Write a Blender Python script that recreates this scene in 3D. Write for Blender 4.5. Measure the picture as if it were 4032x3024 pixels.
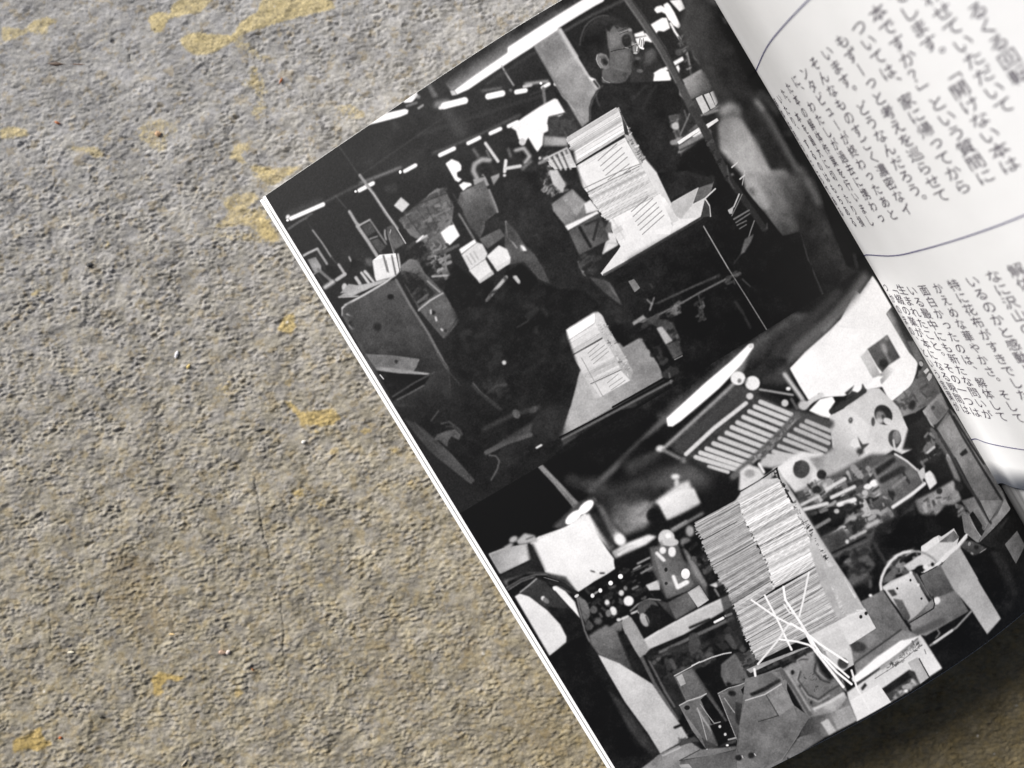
import bpy, bmesh, math
import numpy as np
from mathutils import Vector

C = bpy.context.scene
for o in list(bpy.data.objects): bpy.data.objects.remove(o)
# ================================================================ camera, sky, sun, exposure
CAM_H = 0.2430                              # metres above the concrete
cam_d = bpy.data.cameras.new('camera'); cam = bpy.data.objects.new('camera', cam_d); C.collection.objects.link(cam)
cam.location = (0, 0, CAM_H); cam.rotation_euler = (0, 0, 0)
cam_d.sensor_width = 36; cam_d.lens = 36*2950/4032; cam_d.clip_start = .005; cam_d.clip_end = 50
cam_d.dof.use_dof = True; cam_d.dof.focus_distance = .2115; cam_d.dof.aperture_fstop = cam_d.lens/3.5
C.camera = cam
SUN_EL, SUN_AZ = math.radians(28), math.radians(-55)   # azimuth from +Y (top of the picture) towards +X
w = bpy.data.worlds.new('World'); C.world = w; w.use_nodes = True
nt = w.node_tree; sky = nt.nodes.new('ShaderNodeTexSky'); sky.sky_type = 'NISHITA'; sky.sun_disc = False
sky.sun_elevation = SUN_EL; sky.sun_rotation = SUN_AZ; sky.air_density = .5; sky.dust_density = 3.0; sky.ozone_density = 0.0
bg = nt.nodes['Background']; nt.links.new(sky.outputs[0], bg.inputs[0]); bg.inputs[1].default_value = .05
sun_d = bpy.data.lights.new('sun', 'SUN'); sun = bpy.data.objects.new('sun', sun_d); C.collection.objects.link(sun)
sun_d.energy = 5.0; sun_d.angle = math.radians(32); sun_d.color = (1, .985, .965)
sun.rotation_euler = Vector((math.sin(SUN_AZ)*math.cos(SUN_EL), math.cos(SUN_AZ)*math.cos(SUN_EL), math.sin(SUN_EL))).to_track_quat('Z', 'Y').to_euler()
C.view_settings.view_transform = 'Standard'; C.view_settings.look = 'None'; C.view_settings.gamma = 1; C.view_settings.use_curve_mapping = False
C.view_settings.exposure = .36

# ---------------------------------------------------------------- page geometry (millimetres, camera at the origin looking down -Z)
F, CX, CY = 2950.0, 2016.0, 1512.0          # focal length and centre, in pixels of the 4032 x 3024 photograph
FLOOR = 243.0                               # camera to concrete
TH = math.radians(58.56)                    # direction of the page's long edge
ES = np.array([math.cos(TH), math.sin(TH)]) # along the edge (down the page)
ER = np.array([math.sin(TH), -math.cos(TH)])# towards the gutter
R_L, S_TOP, S_MID, S_BOT = -31.9, -82.1, 23.6, 128.2
def r_gut(s): return 105.6 - 0.0263 * s
_U = np.array([0, .265, .42, .54, .665, .78, .88, .95, 1.0, 1.05])
_H = np.array([0, 4.6, 7.2, 8.7, 8.9, 7.6, 5.2, 2.8, .4, -2.2])
def _spline(xs, ys):                        # natural cubic through the measured heights
    n = len(xs); A = np.zeros((n, n)); b = np.zeros(n); h = np.diff(xs)
    A[0, 0] = A[-1, -1] = 1
    for i in range(1, n - 1):
        A[i, i-1], A[i, i], A[i, i+1] = h[i-1], 2*(h[i-1]+h[i]), h[i]
        b[i] = 6*((ys[i+1]-ys[i])/h[i] - (ys[i]-ys[i-1])/h[i-1])
    m = np.linalg.solve(A, b)
    def f(x):
        x = np.asarray(x, float); i = np.clip(np.searchsorted(xs, x) - 1, 0, n - 2)
        t0 = xs[i]; t1 = xs[i+1]; hh = t1 - t0; a = t1 - x; c = x - t0
        return (m[i]*a**3 + m[i+1]*c**3)/(6*hh) + (ys[i]/hh - m[i]*hh/6)*a + (ys[i+1]/hh - m[i+1]*hh/6)*c
    return f
page_h = _spline(_U, _H)
def page_z(r, s): return 212.6 - page_h(np.clip((r - R_L)/(r_gut(s) - R_L), -.02, 1.05))
def px2page(px, py):                        # a spot of the photograph -> where it lies on the curved page
    dx = np.asarray(px, float) - CX; dy = np.asarray(py, float) - CY
    sp = dx*ES[0] + dy*ES[1]; rp = dx*ER[0] + dy*ER[1]
    z = np.full_like(sp, 207.)
    for _ in range(40):
        r = rp*z/F; s = sp*z/F; z = .5*z + .5*page_z(r, s)
    return r, s

# ---------------------------------------------------------------- a small drawing kit for the two printed pictures
Q = 0.14                                    # millimetres of page per print dot
NC, NR = int((105.8 - R_L)/Q) + 1, int((S_BOT - S_TOP)/Q) + 1
def to_grid(px, py):
    r, s = px2page(px, py)
    return (r - R_L)/Q, (s - S_TOP)/Q
def box_blur(a, k):
    for ax in (0, 1):
        p = np.pad(a, [(k+1, k) if i == ax else (0, 0) for i in (0, 1)], mode='edge')
        c = np.cumsum(p, axis=ax)
        a = (np.take(c, range(2*k+1, c.shape[ax]), axis=ax) - np.take(c, range(0, c.shape[ax]-2*k-1), axis=ax))/(2*k+1)
    return a
def soft(a, b):
    k = int(round(b*.85))
    if k < 1: return a
    return box_blur(box_blur(a, k), k)
def _field():                               # soft multi-scale mottling, so that no printed tone is dead flat
    r = np.random.RandomState(4); f = np.zeros((NR, NC), np.float32)
    for k, a in ((22, 1.), (9, .8), (4, .55), (1, .35)):
        n = r.randn(NR, NC).astype(np.float32)
        for _ in range(2): n = box_blur(n, k)
        f += a*n/n.std()
    return (f/f.std()).astype(np.float32)
FIELD = _field()
class Sheet:
    def __init__(self, base, nr=NR, nc=NC): self.nr, self.nc = nr, nc; self.mottle = nr == NR and nc == NC and base > 1; self.a = np.full((nr, nc), float(base), np.float32)
    def put(self, m, x0, y0, g, al):
        h, w = m.shape
        X0, Y0, X1, Y1 = max(x0, 0), max(y0, 0), min(x0+w, self.nc), min(y0+h, self.nr)
        if X1 <= X0 or Y1 <= Y0: return
        mm = m[Y0-y0:Y1-y0, X0-x0:X1-x0]*al
        gg = g[Y0-y0:Y1-y0, X0-x0:X1-x0] if isinstance(g, np.ndarray) else g
        v = self.a[Y0:Y1, X0:X1]; v += (gg - v)*mm
    def box(self, xs, ys, pad):
        x0 = max(int(xs.min()-pad), -60); x1 = min(int(xs.max()+pad)+2, self.nc+60)
        y0 = max(int(ys.min()-pad), -60); y1 = min(int(ys.max()+pad)+2, self.nr+60)
        return x0, y0, x1-x0, y1-y0
    def poly(self, xs, ys, g, b=0, al=1, grad=None):
        x0, y0, w, h = self.box(xs, ys, 3+3*b)
        if w < 1 or h < 1: return
        m = np.zeros((h, w), np.float32); n = len(xs); SS = 3 if h > 160 else 8
        X2, Y2 = np.roll(xs, -1), np.roll(ys, -1); e = np.arange(w+1)
        for row in range(h):
            for k in range(SS):
                y = y0 + row + (k+.5)/SS
                hit = (ys <= y) != (Y2 <= y)
                if not hit.any(): continue
                c = np.sort(xs[hit] + (y - ys[hit])/(Y2[hit]-ys[hit])*(X2[hit]-xs[hit])) - x0
                for a, d in zip(c[::2], c[1::2]):
                    cl = np.clip(e, a, d); m[row] += (cl[1:] - cl[:-1])/SS
        m = soft(np.minimum(m, 1), b)
        if grad is not None:
            (ax, ay), (bx, by), g2 = grad
            yy, xx = np.mgrid[y0:y0+h, x0:x0+w]
            t = np.clip(((xx-ax)*(bx-ax) + (yy-ay)*(by-ay))/((bx-ax)**2 + (by-ay)**2 + 1e-6), 0, 1)
            g = (g + (g2-g)*t).astype(np.float32)
        if self.mottle and 0 < abs(g if np.isscalar(g) else 1) < 244:
            r = np.random.RandomState(int(abs(xs[0]*7 + ys[0]*13)) % 9999); oy, ox = r.randint(0, max(NR-h, 1)), r.randint(0, max(NC-w, 1))
            f = FIELD[oy:oy+h, ox:ox+w]
            if f.shape == (h, w):
                an = r.rand()*6.28; yy, xx = np.mgrid[-1:1:h*1j, -1:1:w*1j]; gm = np.mean(g)
                amp = .055*gm + 3.0 if gm < 150 else .05*(255-gm) + 2.
                g = (g + amp*(f + (.9*(np.cos(an)*xx + np.sin(an)*yy) if grad is None else 0))).astype(np.float32)
        self.put(m, x0, y0, g, al)
    def line(self, xs, ys, g, w, b=0, al=1):
        pad = w/2 + 2 + 3*b
        x0, y0, W, H = self.box(xs, ys, pad)
        if W < 1 or H < 1: return
        m = np.zeros((H, W), np.float32)
        for i in range(len(xs)-1):          # each stretch in its own small box
            sx, sy = xs[i:i+2], ys[i:i+2]
            a0 = max(int(sx.min()-w/2-2), x0); a1 = min(int(sx.max()+w/2)+3, x0+W)
            b0 = max(int(sy.min()-w/2-2), y0); b1 = min(int(sy.max()+w/2)+3, y0+H)
            if a1 <= a0 or b1 <= b0: continue
            yy, xx = np.mgrid[b0:b1, a0:a1]
            dx, dy = sx[1]-sx[0], sy[1]-sy[0]; L = dx*dx+dy*dy+1e-9
            t = np.clip(((xx-sx[0])*dx + (yy-sy[0])*dy)/L, 0, 1)
            d = np.hypot(xx-sx[0]-t*dx, yy-sy[0]-t*dy)
            v = m[b0-y0:b1-y0, a0-x0:a1-x0]
            np.maximum(v, np.clip(w/2 + .5 - d, 0, min(1, w)), out=v)
        self.put(soft(m, b), x0, y0, g, al)
    def oval(self, cx, cy, rx, ry, ang, g, b=0, al=1):
        t = np.linspace(0, 2*np.pi, 25)[:-1]; ca, sa = math.cos(ang), math.sin(ang)
        self.poly(cx + rx*np.cos(t)*ca - ry*np.sin(t)*sa, cy + rx*np.cos(t)*sa + ry*np.sin(t)*ca, g, b, al)
FRAMES = {'A': (1000, 0, .5425), 'B': (2000, 0, .5425), 'C': (2832, 0, .5425), 'D': (1000, 700, .5425), 'E': (2000, 700, .5425),
          'F': (2832, 700, .5425), 'G': (1600, 1500, .5425), 'H': (2400, 1300, .5425), 'I': (2832, 1500, .5425),
          'J': (1800, 2124, .5425), 'K': (2832, 2124, .5425), 'M': (3632, 1724, .18083), 'P': (3632, 1974, .18083),
          'X': (3432, 2224, .27125), 'Y': (3432, 1350, .27125), 'Z': (2632, 0, .27125), 'N': (2200, 0, .27125), 'O': (1000, 700, .27125),
          'Q': (1500, 550, .4728), 'R': (1350, 800, .4728), 'S': (2300, 1600, .4728), 'T': (2000, 2200, .4728),
          'V': (3000, 1850, .4728), 'W': (2500, 2574, .4728), '*': (0, 0, 1.0)}
def draw_prints(text):
    """U: upper picture, L: lower picture. p polygon, l line, e ellipse, g graded polygon, s stack of sheets, c clutter."""
    sheets = {'U': Sheet(34), 'L': Sheet(24)}; sh = sheets['U']; fx, fy, fs = FRAMES['*']
    def conv(v):
        v = np.array(v, float).reshape(-1, 2)
        return to_grid(fx + v[:, 0]*fs, fy + v[:, 1]*fs)
    for ln in text.splitlines():
        ln = ln.split(';')[0].strip()
        if not ln: continue
        if ln[0] == '#': sh = sheets[ln[1]]; continue
        if ln[0] == '@': fx, fy, fs = FRAMES[ln[1]]; continue
        tk = ln.replace(',', ' ').split(); op = tk[0]; k = fs*207/F/Q
        gs = tk[1].split('/'); g = float(gs[0]); al = float(gs[1])/100 if len(gs) > 1 else 1.
        v = [float(t) for t in tk[2:]]
        if op == 'p': xs, ys = conv(v[1:]); sh.poly(xs, ys, g, v[0]*k, al)
        elif op == 'l': xs, ys = conv(v[2:]); sh.line(xs, ys, g, max(v[0]*k, .5), v[1]*k, al)
        elif op == 'e':
            b, cx, cy, rx, ry, an = v; t = np.linspace(0, 2*np.pi, 25)[:-1]; ca, sa = math.cos(math.radians(an)), math.sin(math.radians(an))
            xs, ys = conv(np.stack([cx + rx*np.cos(t)*ca - ry*np.sin(t)*sa, cy + rx*np.cos(t)*sa + ry*np.sin(t)*ca], 1))
            sh.poly(xs, ys, g, b*k, al)
        elif op == 'g':
            xs, ys = conv(v[2:]); sh.poly(xs[2:], ys[2:], g, v[1]*k, al, ((xs[0], ys[0]), (xs[1], ys[1]), v[0]))
        elif op == 's':                     # s lo hi n jag seed  TL TR BR BL
            hi, n, jag, seed = v[0], int(v[1]), v[2], int(v[3]); rs = np.random.RandomState(seed)
            P = np.array(v[4:12]).reshape(4, 2)
            th = .25 + rs.rand(n)**2; ed = np.concatenate([[0], np.cumsum(th)/th.sum()])
            for i in range(n):
                v0, v1 = ed[i], ed[i+1]; j0, j1 = rs.randn(2)*jag; du = (P[1]-P[0])/np.hypot(*(P[1]-P[0]))
                l0, l1 = P[0]+(P[3]-P[0])*v0 + du*j0, P[0]+(P[3]-P[0])*v1 + du*j0
                r0, r1 = P[1]+(P[2]-P[1])*v0 + du*j1, P[1]+(P[2]-P[1])*v1 + du*j1
                q = .5*rs.rand() + .5*(.5 + .5*math.sin(i*.9 + seed)); gg = g + (hi-g)*(1 - (1-q)**2.2)
                xs, ys = conv([l0, r0, r1, l1]); sh.poly(xs, ys, gg, .4, al, ((xs[0], ys[0]), (xs[1], ys[1]), gg + rs.randn()*5))
                if rs.rand() < .38:
                    a = rs.rand()**2*.5; xs, ys = conv([l1 + (r1-l1)*a, l1 + (r1-l1)*(1 - rs.rand()**2*.4)]); sh.line(xs, ys, g*.5, 1.1, 0, .75)
        elif op == 'c':                     # c lo hi n smin smax b seed  polygon
            hi, n, s0, s1, b, seed = v[0], int(v[1]), v[2], v[3], v[4], int(v[5]); rs = np.random.RandomState(seed)
            P = np.array(v[6:]).reshape(-1, 2); lo_, hi_ = P.min(0), P.max(0); P2 = np.roll(P, -1, 0)
            done = 0
            while done < n:
                c = lo_ + (hi_-lo_)*rs.rand(2); hit = (P[:, 1] <= c[1]) != (P2[:, 1] <= c[1])
                xc = P[hit, 0] + (c[1]-P[hit, 1])/(P2[hit, 1]-P[hit, 1])*(P2[hit, 0]-P[hit, 0])
                if (xc > c[0]).sum() % 2 == 0: continue
                done += 1
                a = -.52 + (math.pi/2 if rs.rand() < .35 else 0) + rs.randn()*.25; L = s0 + (s1-s0)*rs.rand()**2; w = L*(.25 + .5*rs.rand())
                d = np.array([math.cos(a), math.sin(a)])*L/2
                xs, ys = conv([c-d, c+d]); sh.line(xs, ys, g + (hi-g)*rs.rand()**1.6, w*k, b*k, .85*al)
    return sheets

ART = """
#U
@A
p 44/60 60 1300,600 2212,60 2212,1000 1200,1300 700,1200
@*
g 42 168 2 1895,212 1936,280 1752,326 1778,358 1860,312 2100,158 2350,-5 2185,-5 2000,112 1900,185
@A
p 120 8 1395,605 1430,655 1470,690 1425,640
p 250 3 1455,655 1475,688 1560,650 2212,226 2212,140
p 195 3 1425,660 1460,655 1475,690 1440,695
g 110 45 8 1300,640 1230,660 1245,612 1280,605 1340,700 1300,712
l 80/60 70 30 1400,800 1500,960
l 60/70 26 12 1010,890 1040,920
p 250 3 1083,738 1098,748 1150,742 1168,722 1190,690 1178,662
l 190/70 24 8 1165,690 1195,705
g 120 252 3 960,800 930,850 820,910 850,868 980,812
p 252 3 820,911 960,822 1100,790 1124,800 1118,826 1060,850 900,892
l 120/80 20 6 1110,770 1180,745
l 160/90 18 6 1195,785 1225,765
l 150/80 50 16 1330,760 1400,745
l 253 48 3 1380,768 1530,730
l 235 26 3 1352,782 1390,770
l 253 44 3 1700,700 1802,678
l 120/70 20 8 1660,660 1790,640
l 253 34 3 1905,668 1970,656
l 190 22 6 1960,628 2010,618
l 190/80 20 8 1970,610 2130,590
l 253 26 3 2095,636 2140,610
l 253 26 3 2188,610 2205,610
e 253 2 2085,605 10,10 0
l 165 11 3 1798,478 1830,535 1885,620
e 110 4 1865,655 12,12 0
l 72/80 12 10 1690,610 2060,365
l 62/80 16 12 1180,985 2100,690
l 66/80 9 6 2000,690 2130,640
l 110 22 6 2100,640 2112,750
l 85/90 16 10 1300,1110 1460,1050 1660,965 1930,835
l 253 30 3 1350,1126 1452,1078
l 253 28 3 1555,1040 1636,1000
l 253 28 3 1716,968 1788,935
l 253 28 3 1848,916 1912,886
l 62/70 10 6 790,1260 1380,850
l 130/90 18 8 770,1330 1065,1215
l 253 28 3 1095,1242 1172,1200
e 245 2 1064,1249 10,13 0
l 80/90 16 10 500,1475 700,1370 870,1295
l 253 30 3 765,1382 864,1330
e 235 2 740,1390 9,9 0
l 70/80 40 20 250,1560 480,1460
l 253 31 3 268,1586 502,1484
e 225 3 248,1575 14,18 30
e 250 2 246,1600 10,8 0
l 85/90 16 6 250,1659 420,1550
l 58 10 6 620,1065 770,1280
l 140 22 5 768,1272 870,1410 960,1550 1040,1659
@B
p 252 3 0,345 0,446 640,40 695,12 705,-10 560,-10
l 84 14 8 410,225 600,115 760,40 870,-15
p 146 3 190,335 385,205 660,640 605,740 592,880 540,925 440,780 350,620
g 130 152 2 300,520 480,380 200,335 380,225 640,650 560,880 400,690
l 196 26 7 375,215 470,380 585,545 650,640
l 95 8 4 190,340 360,630 530,915
l 235 34 5 605,560 622,575
l 170 20 4 630,590 665,640
l 40 14 3 625,590 655,630
p 44 4 340,660 430,740 540,930 470,980 420,830
p 238 4 22,925 110,855 240,770 340,715 362,722 420,820 375,852 350,840 300,852 292,890 298,950 262,968 255,1050 215,1108 150,1000 118,1050 80,1010 60,950
l 65 10 5 420,820 300,850 290,900
p 66 8 300,870 420,830 480,900 520,950 440,1000 300,980
c 40 90 26 20 60 6 3 300,870 420,830 520,950 440,1000 300,980
g 130 165 10 260,1000 440,1020 260,985 440,1000 435,1060 260,1060
@B
p 40 6 515,420 525,290 545,200 600,150 690,112 770,118 860,170 900,210 930,270 700,600 600,560
p 245 3 918,248 985,225 1000,262 925,272
p 245 3 925,280 1010,262 1060,300 1040,310 1015,300 990,300 945,330
@N
l 112 10 6 305,660 318,560 345,470 380,390 440,320 520,262 620,226 720,228
l 80/70 8 5 350,600 380,470 450,370 560,300
l 70/70 8 5 640,300 680,350 700,420
p 46 12 1080,760 1200,700 1300,700 1400,800 1500,950 1500,1180 1300,1200 1050,1200 1030,1000
g 104 74 5 700,700 1090,760 692,400 740,450 800,372 860,378 930,412 1000,392 1062,430 1085,520 1112,590 1132,640 1060,655 1056,760 1092,800 1080,900 1062,1050 1000,1150 900,1210 760,1195 640,1200 632,1100 645,1010 740,950 742,760 720,680 708,560
p 122/80 14 730,500 900,450 910,520 900,640 800,700 740,640
p 118/70 18 800,780 980,740 1050,800 1000,950 820,960
p 40 7 690,395 720,360 800,340 760,400 740,470 720,440 705,470
p 44 6 800,365 880,395 860,430 830,400
l 48 10 3 870,455 940,425 1000,402
l 146 11 4 900,475 960,450 1010,432
l 60 8 3 880,500 950,470 1000,455
l 140 16 6 900,530 930,500 960,490
e 165 5 1040,435 28,24 30
p 36 9 922,545 960,500 1030,505 1062,590 1050,660 970,690 925,630
l 96 10 5 950,560 1000,540
p 150 5 1062,600 1110,635 1065,655
l 26 11 2 758,748 860,722 965,706 1050,690
l 150 12 4 965,692 1010,700
e 128 5 1122,712 52,74 0
e 92 6 1150,730 26,40 0
l 28 6 2 1058,660 1075,750 1110,790
l 235 14 4 1138,680 1132,740
l 205 8 2 1060,655 1130,630
e 190 4 1118,772 30,14 0
e 228 3 1202,628 44,78 10
l 26 9 2 1180,560 1165,650
l 30 8 2 1205,580 1195,680
l 30 8 2 1230,560 1225,660
l 246 30 4 1195,695 1225,705
p 56 10 1080,820 1170,790 1230,840 1220,1000 1250,1090 1150,1190 1050,1180 1075,1000
e 92 10 1150,850 40,24 0
e 84 12 1180,1030 50,24 0
e 40 10 1130,930 44,60 0
e 84 22 1340,800 80,90 20
e 70 20 1300,900 50,50 0
g 92 60 8 660,1100 1000,1150 640,1020 760,1000 1000,1060 980,1180 880,1220 700,1210 640,1190
l 150 10 4 630,1120 660,1170 740,1200
p 128 6 545,860 560,790 620,770 700,800 740,880 730,960 690,1010 620,990 570,930
p 84 6 590,830 640,800 700,830 720,900 700,960 640,960 600,900
p 38 6 625,860 680,850 725,910 700,945 650,935
l 178 9 3 560,800 545,860 570,930 610,985
l 150 8 3 600,850 600,910 640,960
l 104/70 20 10 760,960 860,1010 960,1020
@B
p 245 3 1062,72 1078,50 1115,40 1140,55 1175,120 1200,150 1170,150 1150,105 1118,88 1085,98
p 246 3 1130,35 1160,18 1180,40 1210,90 1258,190 1240,208 1200,185 1150,110
p 232 3 1175,5 1245,-5 1262,0 1290,62 1248,86 1215,50
l 245 18 3 1180,170 1215,235 1250,285
p 247 3 1015,195 1060,165 1120,130 1155,130 1180,205 1135,230 1095,225 1065,260 1040,240
p 247 3 985,245 1005,240 1070,300 1095,340 1060,310
l 247 18 3 1098,330 1140,400
p 246 3 1058,590 1065,530 1120,500 1170,520 1185,585 1100,590
p 246 3 1056,535 1100,505 1168,478 1178,500 1090,545
p 246 3 1180,462 1270,410 1280,438 1195,488
p 246 3 1200,500 1240,470 1250,500 1240,540 1230,545
p 246 3 1150,520 1190,575 1060,590 1065,570
l 80 16 6 1240,270 1290,360 1310,450 1330,540
l 150 8 3 1295,350 1320,470
l 55 46 3 1240,382 1330,335
l 125 8 3 1235,372 1325,325
e 70 3 1240,382 22,24 0
l 120 14 3 1342,288 1338,350 1355,420 1390,462
l 185 4 2 1350,300 1346,360 1388,455
c 40 170 26 10 40 3 5 1260,230 1330,290 1330,520 1290,560 1240,300
p 33 3 592,885 592,780 610,720 650,660 690,615 760,605 860,605 960,600 1070,592 1180,590 1250,640 1260,800 1168,842 1200,960 1255,1140 1085,1250 1000,1150 880,980 800,775
l 92 7 3 598,880 596,790 615,725 655,660
l 84 7 3 640,685 648,730 665,770
l 110/80 6 3 655,650 690,620
l 52/80 18 10 1000,620 950,680 900,720
l 50/80 16 10 1080,620 1030,680 980,790
g 140 70 4 1330,580 1420,690 1250,590 1330,545 1405,500 1450,550 1490,610 1480,665 1380,700 1300,740 1245,690
l 150 10 4 1262,590 1340,560 1405,510
p 60 3 1330,740 1500,650 1560,740 1400,850
p 200 2 1365,715 1410,690 1465,800 1420,830
p 200 2 1425,688 1462,675 1510,775 1475,795
p 195 2 1470,672 1500,658 1530,740 1510,770
l 160 8 3 1400,840 1470,810 1560,745
l 120 20 6 1430,830 1520,800
p 92 3 1168,842 1250,832 1400,880 1480,950 1480,1050 1262,1142 1200,940
c 40 200 40 20 60 3 8 1175,850 1250,840 1320,1000 1300,1100 1240,1100
e 185 5 1220,915 30,26 0
p 50 6 1260,780 1330,760 1370,900 1260,1000 1240,900
l 140 8 3 1250,980 1330,800
l 110 7 3 1280,800 1300,870
p 228 2 1230,1030 1390,925 1404,945 1245,1050
p 230 2 1340,992 1398,950 1408,968 1372,1006
p 224 2 1432,910 1520,858 1532,876 1450,934
p 130 3 1240,1060 1420,960 1480,1010 1480,1050 1262,1142
l 60 14 4 1250,1090 1470,985
p 40 5 1080,1250 1480,1060 1600,1150 1560,1300 1400,1340 1180,1470
c 28 66 50 20 90 8 11 1100,1250 1480,1070 1560,1300 1200,1450
e 110 5 1360,1240 16,30 -20
l 78 62 3 872,0 1000,180 1120,360
l 72 58 3 1120,360 1250,610 1340,800
l 50 54 3 1340,800 1420,930 1500,1090 1600,1290
l 40 50 3 1600,1290 1700,1430 1860,1659
l 115 8 4 850,0 975,180 1095,370 1220,600
l 42 10 4 900,0 1025,175 1150,370 1275,610
l 100 6 3 1590,1200 1605,1310 1640,1370
g 62 34 16 1300,300 1640,300 1262,-20 1290,60 1240,220 1360,430 1470,600 1530,760 1560,850 1640,840 1760,950 1960,1300 2212,1659 2212,700 1520,-20
p 58/70 40 1320,60 1420,60 1480,500 1560,700 1460,560 1340,260
l 44/80 8 3 1380,360 1470,600 1530,740
p 13 20 1560,40 1600,60 2212,1130 2212,1500 2000,1050 1800,700 1640,330
p 14/80 30 1500,120 1560,60 1640,300 1600,320
p 68/90 14 1545,110 1590,140 1600,180 1570,170
p 92/80 22 1440,-10 1560,-10 1530,40 1480,30
p 20 8 1260,1110 1420,1000 1560,1080 1720,1300 1760,1450 1900,1659 1660,1659 1540,1400 1490,1270 1180,1470
g 122 168 16 1540,880 1640,1100 1525,905 1560,850 1640,828 1690,850 1760,960 1830,1090 1940,1300 1935,1420 1890,1495 1840,1505 1760,1420 1720,1290 1630,1190 1540,1090
g 160 80 26 1560,760 1680,860 1520,800 1620,740 1700,780 1700,860 1640,840 1560,860
l 120/60 40 24 1780,1000 1850,1200 1900,1400
p 70/80 14 1740,1350 1800,1340 1830,1400 1780,1440
l 90/90 54 22 1800,730 1900,870 2000,1050 2100,1230
p 70/70 30 1760,680 1850,640 1960,760 2040,900 1900,800
l 140/70 34 18 1810,740 1850,790
c 14 50 36 30 90 12 13 1900,760 2060,900 2212,1180 2212,1300 2000,900
p 95/80 30 2080,1210 2140,1200 2200,1300 2212,1450 2150,1400
l 200 10 2 1625,1215 1665,1180
l 200 5 2 1700,1345 1718,1240
@F
g 150 80 16 230,60 560,300 175,-30 200,120 240,205 330,235 370,340 450,425 520,405 580,385 610,260 560,60 480,-60
l 168/80 60 26 240,20 300,120 340,200
p 75/80 14 205,80 250,70 270,130 230,130
g 92 40 24 430,60 640,160 400,-20 620,-20 720,200 840,420 980,640 900,700 700,480 590,390 520,230
p 13 14 690,-20 740,-20 1060,560 1150,720 1080,690 930,640 840,420
l 110/70 60 26 640,20 690,110 720,180
p 33 10 590,390 700,480 900,700 860,780 750,850 640,600
l 74 7 5 585,395 640,580 755,850
p 17 6 440,430 590,390 640,600 740,850 700,890 350,1110 200,760 100,560 150,470
l 46/80 10 8 390,510 520,720 610,890
l 60/80 30 14 980,560 1000,650
l 200 10 2 150,10 185,-20
l 110 26 4 95,-20 110,70
@E
p 21 4 1440,160 1500,60 1640,-20 1900,300 2060,500 2212,640 2212,900 1890,1115 1440,1400 1290,1500 980,1440
@B
l 52 54 3 1340,800 1420,930 1500,1090 1600,1290
l 42 50 3 1600,1290 1700,1430 1860,1659
l 105 6 3 1590,1200 1605,1310 1640,1370
l 66 6 3 1320,800 1400,930 1480,1090 1575,1280
c 30 74 30 12 40 2 14 1340,820 1400,880 1600,1290 1560,1290
@E
l 190 9 2 1605,235 1640,210 1678,118
l 120 7 2 1625,275 1700,120
p 175 2 1598,235 1640,212 1630,262 1610,262
l 105 12 2 1640,300 1750,235
l 100 10 2 1655,325 1755,260
l 95 9 2 1662,345 1730,312
l 95 9 2 1680,370 1730,340
l 120 8 2 1788,312 1760,390 1745,440
p 86 4 1720,445 1790,405 1770,460 1720,540 1690,560
l 60 7 3 1690,555 1640,620
l 90 7 3 1880,330 1880,370
p 224 2 690,710 676,694 800,530 830,480 1190,180 1385,70 1440,150 1400,290
p 178 3 1182,185 1384,70 1345,195 1265,300 1210,280
p 205 2 1265,300 1345,190 1430,150 1400,290
p 98 2 1345,190 1385,75 1497,28 1470,120 1432,155
l 205 10 2 1345,195 1430,150 1505,80
l 200 9 2 1430,150 1462,200 1470,280
p 60 2 1430,160 1465,210 1470,280 1400,290
p 24 2 700,716 1405,294 1440,330 1900,1110 1290,1490 980,1110 760,760
l 62 20 2 700,704 900,590 1300,352 1405,290
l 120/60 8 2 700,700 1300,344
l 36/80 60 20 900,610 1420,330
p 112 2 876,752 918,735 962,800 922,832
l 60 10 5 1030,770 1050,800
l 150 8 2 1420,352 1500,490 1600,660
l 120 7 2 1600,660 1740,880 1886,1116
p 70 4 1060,915 1200,850 1540,695 1545,715 1300,820 1090,918
l 118 11 3 960,1055 1080,1000 1240,920 1380,840 1640,705
l 76 9 3 1380,840 1400,920 1420,1000
c 60 130 30 10 40 3 17 1180,920 1260,900 1260,990 1170,1010
c 50 110 24 10 46 3 18 1350,850 1440,830 1430,1040 1380,1030
c 50 110 20 10 36 3 19 1600,680 1680,690 1660,760 1580,800
l 90 7 3 1700,735 1760,790
l 60/80 16 10 1650,900 1700,970 1760,1090
l 130 10 3 1010,885 1045,920 1060,870
l 130 12 3 1045,915 1030,960
@G
p 21 6 1180,450 1420,290 1560,215 1680,180 1960,0 2212,-60 2212,30 1800,250 1250,470 990,610
@E
g 172 128 3 450,1659 1100,1400 365,1895 455,1659 520,1410 640,1300 870,1160 985,1148 1150,1440 780,1664
p 120/70 20 880,1400 980,1340 1080,1340 1110,1400 900,1480
l 16 14 2 760,1664 1150,1446
p 30 4 840,1230 980,1150 1000,1080 760,1040 740,1120
p 60 3 1000,1040 1040,1010 1200,1050 1250,1170 1160,1190 1080,1080 
c 30 100 40 10 50 3 21 940,1040 1180,990 1240,1190 1180,1240 1060,1050
p 165 3 1080,1092 1122,1080 1198,1182 1148,1212
p 62 3 1150,1212 1240,1180 1270,1280 1205,1320
l 130 6 2 1210,1320 1265,1292
l 24 60 4 960,1080 1060,1250 1180,1440
c 18 70 40 20 90 5 22 930,1080 1010,1060 1240,1500 1180,1530
l 95 12 4 1170,1420 1190,1520
p 150 3 905,1050 985,995 1000,1020 915,1072
p 185 3 630,1600 560,1450 460,1280 412,1190 422,1110 640,955 690,1010 720,1080 800,1210 905,1400 890,1470 670,1595
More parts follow.
